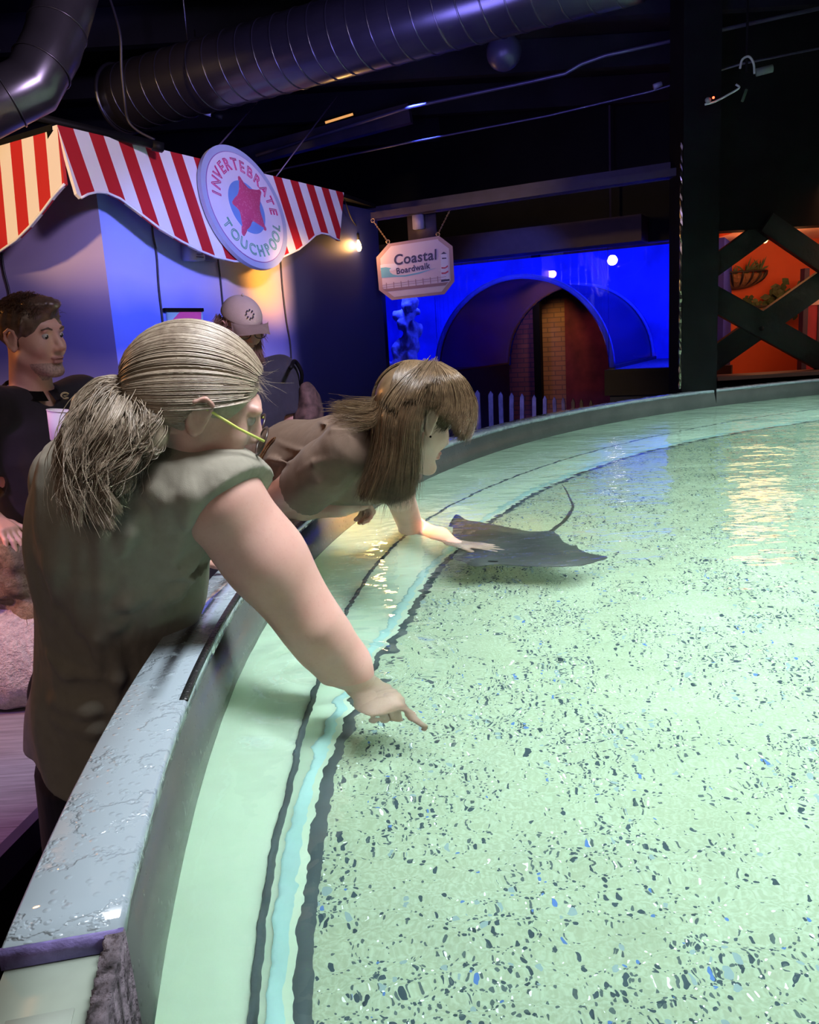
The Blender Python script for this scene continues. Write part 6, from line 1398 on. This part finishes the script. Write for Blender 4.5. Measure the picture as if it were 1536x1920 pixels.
bm = bmesh.new(); q = br(1440, 730); add_box(bm, ((l_+8.9)/2, BY-0.12, 1.035), (8.9-l_+0.1, 0.36, 0.03)); struct('trim_7', bm, mat('warm_timber_sill', (0.16, 0.07, 0.05), 0.5), 'timber sill below the cross braced opening', 'sill')

# ================================================================== ROCKWORK TOUCHPOOL AND DECK ON THE LEFT
rw_t = thing('rock_touchpool', 'faux rock touchpool wall under the awning in amber and violet light', 'rock pool', (-1.5, 2.5, 0.45))
rk = Vol()
for i in range(34):
    x = -2.3+i*0.045; rk.ell([x, 2.50+0.10*(x+1.4)**2+rng.uniform(-0.03, 0.03), 0.80+rng.uniform(-0.10, 0.10)], (rng.uniform(0.05, 0.10), rng.uniform(0.06, 0.09), rng.uniform(0.07, 0.13)), None, 0.04)
    rk.ell([x, 2.49+0.10*(x+1.4)**2+rng.uniform(-0.02, 0.02), 0.92+rng.uniform(-0.03, 0.02)], (rng.uniform(0.05, 0.08), 0.07, rng.uniform(0.04, 0.07)), None, 0.03)
m_rock = NT('amber_brown_rock'); f_ = m_rock.noise(16, 6, 0.7)
m_rock.l(m_rock.ramp(f_, [(0.3, (0.07, 0.05, 0.035)), (0.5, (0.26, 0.19, 0.12)), (0.7, (0.46, 0.38, 0.28))]), m_rock.b.inputs['Base Color']); m_rock.b.inputs['Roughness'].default_value = 0.8; m_rock.bump(m_rock.noise(38, 6, 0.75), 1.0, 0.03)
obj('rock_wall', rk.mesh(axis((-2.5, -0.70, 0.012)), axis((2.3, 2.75, 0.012)), axis((0.55, 1.08, 0.012)), 'rock_wall', 1, fold_disp(51, 0.012, 55)), m_rock.m, rw_t)
ap = Vol(); ap.loft([[-2.5, 2.52, 0.60], [-1.6, 2.50, 0.60], [-1.1, 2.50, 0.60], [-0.72, 2.55, 0.60]], [0.17, 0.17, 0.17, 0.12], [0.15, 0.15, 0.15, 0.12], np.array([0, 0, 1.0]), 0.05); ap.cut([0, 0, 0.452], [0, 0, -1.0])
t = NT('pebbled_render'); f_ = t.noise(70, 4, 0.7); t.l(t.ramp(f_, [(0.3, (0.34, 0.30, 0.32)), (0.7, (0.62, 0.56, 0.56))]), t.b.inputs['Base Color']); t.b.inputs['Roughness'].default_value = 0.9; t.bump(f_, 1.0, 0.02)
obj('pebbled_apron', ap.mesh(axis((-2.6, -0.6, 0.016)), axis((2.3, 2.75, 0.014)), axis((0.43, 0.80, 0.014)), 'pebbled_apron', 1, fold_disp(52, 0.006, 70)), t.m, rw_t)
bm = bmesh.new(); add_box(bm, (-1.7, 2.72, 0.93), (1.5, 0.42, 0.04)); obj('shallow_water', bm, mat('lavender_shallow_water', (0.55, 0.48, 0.62), 0.1, var=0.2, nscale=18, bump=0.4, bscale=30), rw_t, False)
def deck_mat():
    t = NT('grey_vinyl_planks'); x, y, z = t.sep(t.coord('Object')); c = t.n('ShaderNodeCombineXYZ'); t.l(t.math('MULTIPLY', x, 1.5), c.inputs[0]); t.l(t.math('MULTIPLY', y, 34.0), c.inputs[1])
    f = t.noise(3.0, 5, 0.6, c.outputs[0]); t.l(t.ramp(f, [(0.3, (0.10, 0.09, 0.12)), (0.7, (0.24, 0.22, 0.27))]), t.b.inputs['Base Color']); t.b.inputs['Roughness'].default_value = 0.55; t.bump(f, 0.25, 0.004); return t.m
zD = 0.45
pa, pb_ = atz(-60, 1670, zD), atz(118, 1488, zD); dl = _n(pb_-pa)
pb2 = pb_+dl*0.16; pa2 = pa-dl*1.2
bm = bmesh.new(); add_prism(bm, [pa2, pb2, [pb2[0]+0.05, 2.5, zD], [-2.8, 2.5, zD], [-2.8, pa2[1], zD]], (0, 0, -0.05))
dk = thing('viewing_deck', 'grey plank step deck along the foot of the rock touchpool', 'deck', (-1.6, 2.0, 0)); obj('planks', bm, deck_mat(), dk, False)
bm = bmesh.new(); add_bar(bm, pa2+[0, 0, -0.02], pb2+[0, 0, -0.02], 0.03, 0.07); obj('edge_trim', bm, mat('dark_indigo_trim', (0.03, 0.025, 0.08), 0.4), dk, False)
bm = bmesh.new(); nrm_ = np.array([-dl[1], dl[0], 0]); nrm_ = nrm_ if nrm_[1] > 0 else -nrm_; add_bar(bm, pa2+nrm_*0.05+[0, 0, -0.25], pb2+nrm_*0.05+[0, 0, -0.25], 0.03, 0.40); obj('riser', bm, m_black, dk, False)
# shelf-like window card left edge of the frame (blue corner by the man's elbow)
# ================================================================== KIOSK WALL FITTINGS
wn_ = np.array([wdir[1], -wdir[0], 0]); ln_ = np.array([ldir[1], -ldir[0], 0]); ln_ = ln_ if ln_ @ (_CAM-WC) > 0 else -ln_
def onw(x, y, lift=0.012): return onpl(x, y, WA+wn_*lift, wn_)
def onl(x, y, lift=0.012): return onpl(x, y, WA+ln_*lift, ln_)
m_cable = mat('black_cable', (0.015, 0.013, 0.02), 0.5, var=0)
for pts, fn, lab in (([(2, 470), (8, 510), (17, 545), (22, 590), (20, 640)], onl, 'thin black cable hanging behind the man in the polo'),
                     ([(284, 400), (287, 440), (294, 480), (298, 540), (305, 600), (309, 650)], onw, 'thin black cable hanging left of the small poster'),
                     ([(408, 480), (413, 520), (417, 560), (424, 640)], onw, 'thin black cable hanging behind the beige cap'),
                     ([(526, 484), (530, 540), (537, 600), (545, 650), (548, 720)], onw, 'thin black cable hanging on the dark blue part of the wall')):
    bm = bmesh.new(); add_tube(bm, smooth_curve([fn(*p) for p in pts], 24), 0.006, 6); tag(obj('hanging_cable', bm, m_cable), lab, 'cable', 'cables down the kiosk wall')
RWm = frame(wdir)
po = thing('poster', 'small poster with a pink band in a black top rail on the mural wall', 'poster', onw(344, 600))
a, b, c = onw(312, 583, 0.012), onw(378, 583, 0.012), onw(312, 690, 0.012); hgt = a[2]-c[2]; wid = np.linalg.norm((b-a)[:2])
bm = bmesh.new(); add_box(bm, (a+b)/2+[0, 0, -hgt/2], (wid, 0.012, hgt), RWm); obj('print', bm, mat('pale_teal_print', (0.25, 0.45, 0.55), 0.5, var=0.3, nscale=6), po, False)
bm = bmesh.new(); add_prism(bm, [onw(x, y, 0.020) for x, y in ((318, 606), (338, 584), (377, 584), (377, 600), (330, 640), (318, 640))], wn_*0.002); obj('pink_band', bm, mat('pink_print', (0.75, 0.10, 0.32), 0.5, var=0.1), po, False)
bm = bmesh.new(); add_bar(bm, onw(308, 581, 0.02), onw(380, 581, 0.02), 0.02, 0.022); obj('top_rail', bm, m_black, po, False)
wb = thing('wall_box', 'small pale box with a printed label on the wall under the awning', 'box', onw(372, 475))
bm = bmesh.new(); p = onw(362, 473, 0.06); add_box(bm, p, (0.115, 0.10, 0.105), RWm, 0.006); obj('box_body', bm, mat('pale_blue_plastic', (0.45, 0.5, 0.75), 0.5, var=0.05), wb)
bm = bmesh.new(); 
for k in range(5): add_box(bm, p+wn_*0.052+np.array([0, 0, 0.034-0.017*k])+wdir*0.002, (0.07-0.012*(k % 2), 0.002, 0.005), RWm)
obj('label_lines', bm, mat('label_ink', (0.06, 0.06, 0.16), 0.5, var=0), wb, False)
bm = bmesh.new(); add_bar(bm, onw(374, 478, 0.03), onw(402, 484, 0.03), 0.05, 0.05); obj('bracket', bm, mat('blue_grey_bracket', (0.20, 0.22, 0.42), 0.5), wb)
# wires that hold the round sign
for a_, b_ in (((402, 284), (482, 192)), ((520, 330), (632, 180))):
    A_ = P3(AA, bsR, on_board(*a_, AA, bsR), -0.01); B_ = atd(*b_, 6.4); bm = bmesh.new(); add_tube(bm, [A_, B_], 0.005, 6); obj('hanging_wire', bm, mat('grey_wire', (0.14, 0.11, 0.18), 0.4, 0.6, 0), sg)

# ================================================================== CEILING SERVICES
m_duct = mat('black_painted_duct', (0.010, 0.009, 0.012), 0.27, 0.0, 0.15, 5, spec=0.9)
dA, dB = atd(228, 186, 5.5), atd(1200, -88, 3.9); r0 = 0.205
du = thing('spiral_duct', 'long black spiral duct crossing under the ceiling', 'duct', (dA+dB)/2)
bm = bmesh.new(); add_tube(bm, list(dA+(dB-dA)*np.linspace(0, 1, 30)[:, None]), r0, 40, True); obj('pipe', bm, m_duct, du)
ax_ = _n(dB-dA); u_ = _n(np.cross(ax_, [0, 0, 1])); v_ = np.cross(ax_, u_); L = np.linalg.norm(dB-dA); turns = 27
hel = [dA+ax_*(L*t_)+(u_*math.cos(2*PI*turns*t_)+v_*math.sin(2*PI*turns*t_))*(r0+0.001) for t_ in np.linspace(0, 1, turns*30)]
bm = bmesh.new(); add_tube(bm, hel, 0.0045, 5); obj('spiral_seam', bm, m_duct, du)
bm = bmesh.new(); add_tube(bm, [dA+(u_*math.cos(q)+v_*math.sin(q))*(r0+0.004) for q in np.linspace(0, 2*PI, 40)], 0.014, 8, False); obj('end_collar', bm, m_duct, du)
for f in (0.18, 0.55, 0.9):
    c = dA+(dB-dA)*f; bm = bmesh.new(); add_tube(bm, [c+[0, 0, r0], [c[0], c[1], 4.0]], 0.006, 6); obj('hanger_rod', bm, m_duct, du)
el = thing('duct_elbow', 'short black duct elbow with a shiny underside at the left', 'duct', atd(90, 120, 3.7))
bm = bmesh.new(); pts = [atd(150, -90, 3.75), atd(118, 20, 3.7), atd(96, 92, 3.65), atd(60, 160, 3.6), atd(-30, 205, 3.55), atd(-200, 235, 3.5)]
add_tube(bm, pts, 0.125, 28); obj('elbow_pipe', bm, mat('glossy_black_metal', (0.10, 0.09, 0.10), 0.28, 0.8, 0.1), el, True)
for p, q in ((pts[1], pts[2]), (pts[2], pts[3]), (pts[3], pts[4])):
    c = (p+q)/2; d = _n(q-p); uu = _n(np.cross(d, [0, 0, 1])); vv = np.cross(d, uu); bm = bmesh.new(); add_tube(bm, [c+(uu*math.cos(a)+vv*math.sin(a))*0.126 for a in np.linspace(0, 2*PI, 30)], 0.004, 5, False); obj('gore_seam', bm, bpy.data.materials['glossy_black_metal'], el)
tr_ = thing('track_rail', 'black lighting track rail above the awning corner', 'rail', atd(150, 238, 4.4))
bm = bmesh.new(); add_bar(bm, atd(-120, 176, 4.2), atd(300, 274, 4.75), 0.035, 0.04); obj('rail', bm, m_black, tr_)
bm = bmesh.new(); add_box(bm, atd(296, 275, 4.74), (0.06, 0.05, 0.045), frame(atd(300, 274, 4.75)-atd(-120, 176, 4.2))); obj('end_feed', bm, m_black, tr_)
cb = smooth_curve([atd(196, -30, 4.6), atd(215, 25, 4.6), (atd(226, 70, 4.6)), atd(228, 130, 4.65), atd(234, 190, 4.7), atd(240, 225, 4.7), atd(258, 245, 4.72), atd(290, 262, 4.74)], 40)
bm = bmesh.new(); add_tube(bm, cb, 0.008, 6); tag(obj('feed_cable', bm, m_cable), 'black cable drooping from the ceiling to the track rail', 'cable')
ps = thing('spot_projector', 'small white tube spotlight below the left end of the spiral duct', 'spotlight', atd(395, 213, 5.6))
bm = bmesh.new(); add_tube(bm, [atd(372, 206, 5.6), atd(397, 214, 5.6)], 0.018, 14); obj('tube', bm, mat('pale_lavender_metal', (0.55, 0.52, 0.72), 0.3, 0.2, 0.03), ps)
bm = bmesh.new(); add_tube(bm, [atd(397, 214, 5.6), atd(418, 221, 5.6)], [0.018, 0.022], 14); obj('lamp_head', bm, m_black, ps)
bm = bmesh.new(); add_tube(bm, [atd(380, 208, 5.6), atd(380, 208, 5.6)+[0, 0, 0.5]], 0.005, 6); obj('stem', bm, m_black, ps)
for i, Yj in enumerate((3.1, 4.3, 5.5, 6.7, 7.9, 9.1, 10.3)):
    bm = bmesh.new(); add_box(bm, (1.0, Yj, 3.86), (14.0, 0.09, 0.26)); struct('trim_%d' % (10+i), bm, m_dark, 'dark ceiling joist', 'joist')
c = atd(945, 98, 5.6); dsp = thing('ceiling_speaker', 'round black ball speaker hanging beside the spiral duct', 'speaker', c)
bm = bmesh.new(); add_ball(bm, c, 0.118, None, 28); obj('ball', bm, mat('dark_violet_plastic', (0.03, 0.028, 0.05), 0.4), dsp)
bm = bmesh.new(); add_tube(bm, [c+[0, 0, 0.1], [c[0], c[1], 4.0]], 0.012, 8); obj('stem', bm, m_black, dsp)
m_cond = mat('grey_violet_conduit', (0.10, 0.09, 0.17), 0.35, 0.5, 0.1)
for nm, pts, r, lab in (('conduit', [(430, 338, 7.4), (768, 267, 7.0), (1028, 217, 6.6), (1218, 172, 6.3), (1390, 120, 6.1), (1600, 78, 5.9)], 0.008, 'thin conduit running across the dark wall above the aquarium'),
                        ('pipe', [(480, 292, 7.2), (768, 201, 6.8), (1000, 152, 6.5), (1060, 138, 6.4), (1090, 120, 6.35), (1135, 104, 6.3), (1600, 2, 5.8)], 0.014, 'dark pipe with a small offset bend below the ceiling')):
    bm = bmesh.new(); add_tube(bm, [atd(*p) for p in pts], r, 8); tag(obj(nm, bm, m_cond), lab, 'pipe')
bm = bmesh.new(); add_bar(bm, atd(440, 300, 8.0), atd(770, 213, 7.4), 0.08, 0.16); struct('trim_8', bm, m_beam, 'dark beam behind the long pipe', 'beam')
sl = thing('strip_light', 'short amber strip light in the dark above the boardwalk sign', 'light', atd(610, 230, 8.0))
bm = bmesh.new(); add_bar(bm, atd(560, 246, 8.0), atd(664, 213, 8.0), 0.04, 0.04); obj('housing', bm, m_black, sl)
bm = bmesh.new(); add_bar(bm, atd(610, 230, 7.97), atd(662, 214, 7.97), 0.02, 0.018); obj('diffuser', bm, mat('amber_diffuser', (0.9, 0.5, 0.2), 0.4, var=0, emit=(1.0, 0.45, 0.12), es=0.8), sl)
cm = thing('ceiling_camera', 'small camera with a looped white cable and red indicator light', 'camera', atd(1410, 140, 5.8))
bm = bmesh.new(); add_tube(bm, smooth_curve([atd(*p, 5.8) for p in ((1388, 128), (1392, 112), (1404, 106), (1413, 118), (1415, 138))], 20), 0.008, 8); obj('loop_cable', bm, mat('white_cable', (0.62, 0.62, 0.62), 0.4, var=0), cm)
bm = bmesh.new(); add_tube(bm, smooth_curve([atd(*p, 5.8) for p in ((1322, 196), (1340, 191), (1365, 178), (1386, 165), (1380, 158))], 20), 0.007, 8); obj('lower_cable', bm, bpy.data.materials['white_cable'], cm)
bm = bmesh.new(); add_tube(bm, [atd(1418, 136, 5.8), atd(1449, 128, 5.78)], 0.026, 14); obj('camera_body', bm, mat('grey_camera_body', (0.16, 0.18, 0.19), 0.4), cm)
bm = bmesh.new(); add_tube(bm, [atd(1392, 190, 5.8), atd(1400, 168, 5.8)], 0.010, 8); obj('green_plug', bm, mat('dull_green_plug', (0.08, 0.16, 0.08), 0.5), cm)
bm = bmesh.new(); add_ball(bm, atd(1328, 188, 5.79), (0.022, 0.014, 0.02)); obj('sensor', bm, mat('pale_sensor', (0.30, 0.34, 0.30), 0.5), cm)
bm = bmesh.new(); add_ball(bm, atd(1338, 183, 5.77), 0.008); obj('indicator', bm, mat('red_indicator', (1, 0.1, 0.05), 0.4, var=0, emit=(1.0, 0.08, 0.03), es=6), cm)
bm = bmesh.new(); add_tube(bm, [atd(1400, 135, 5.82), atd(1405, -120, 5.82)], 0.010, 8); obj('drop_rod', bm, m_black, cm)
cn = atd(1231, 160, 6.2); bm = bmesh.new(); add_tube(bm, [atd(1226, 163, 6.2), atd(1240, 157, 6.2)], 0.020, 10); tag(obj('conduit_coupling', bm, mat('pale_coupling', (0.30, 0.30, 0.38), 0.4), None), 'pale coupling on the thin conduit above the aquarium', 'fitting')
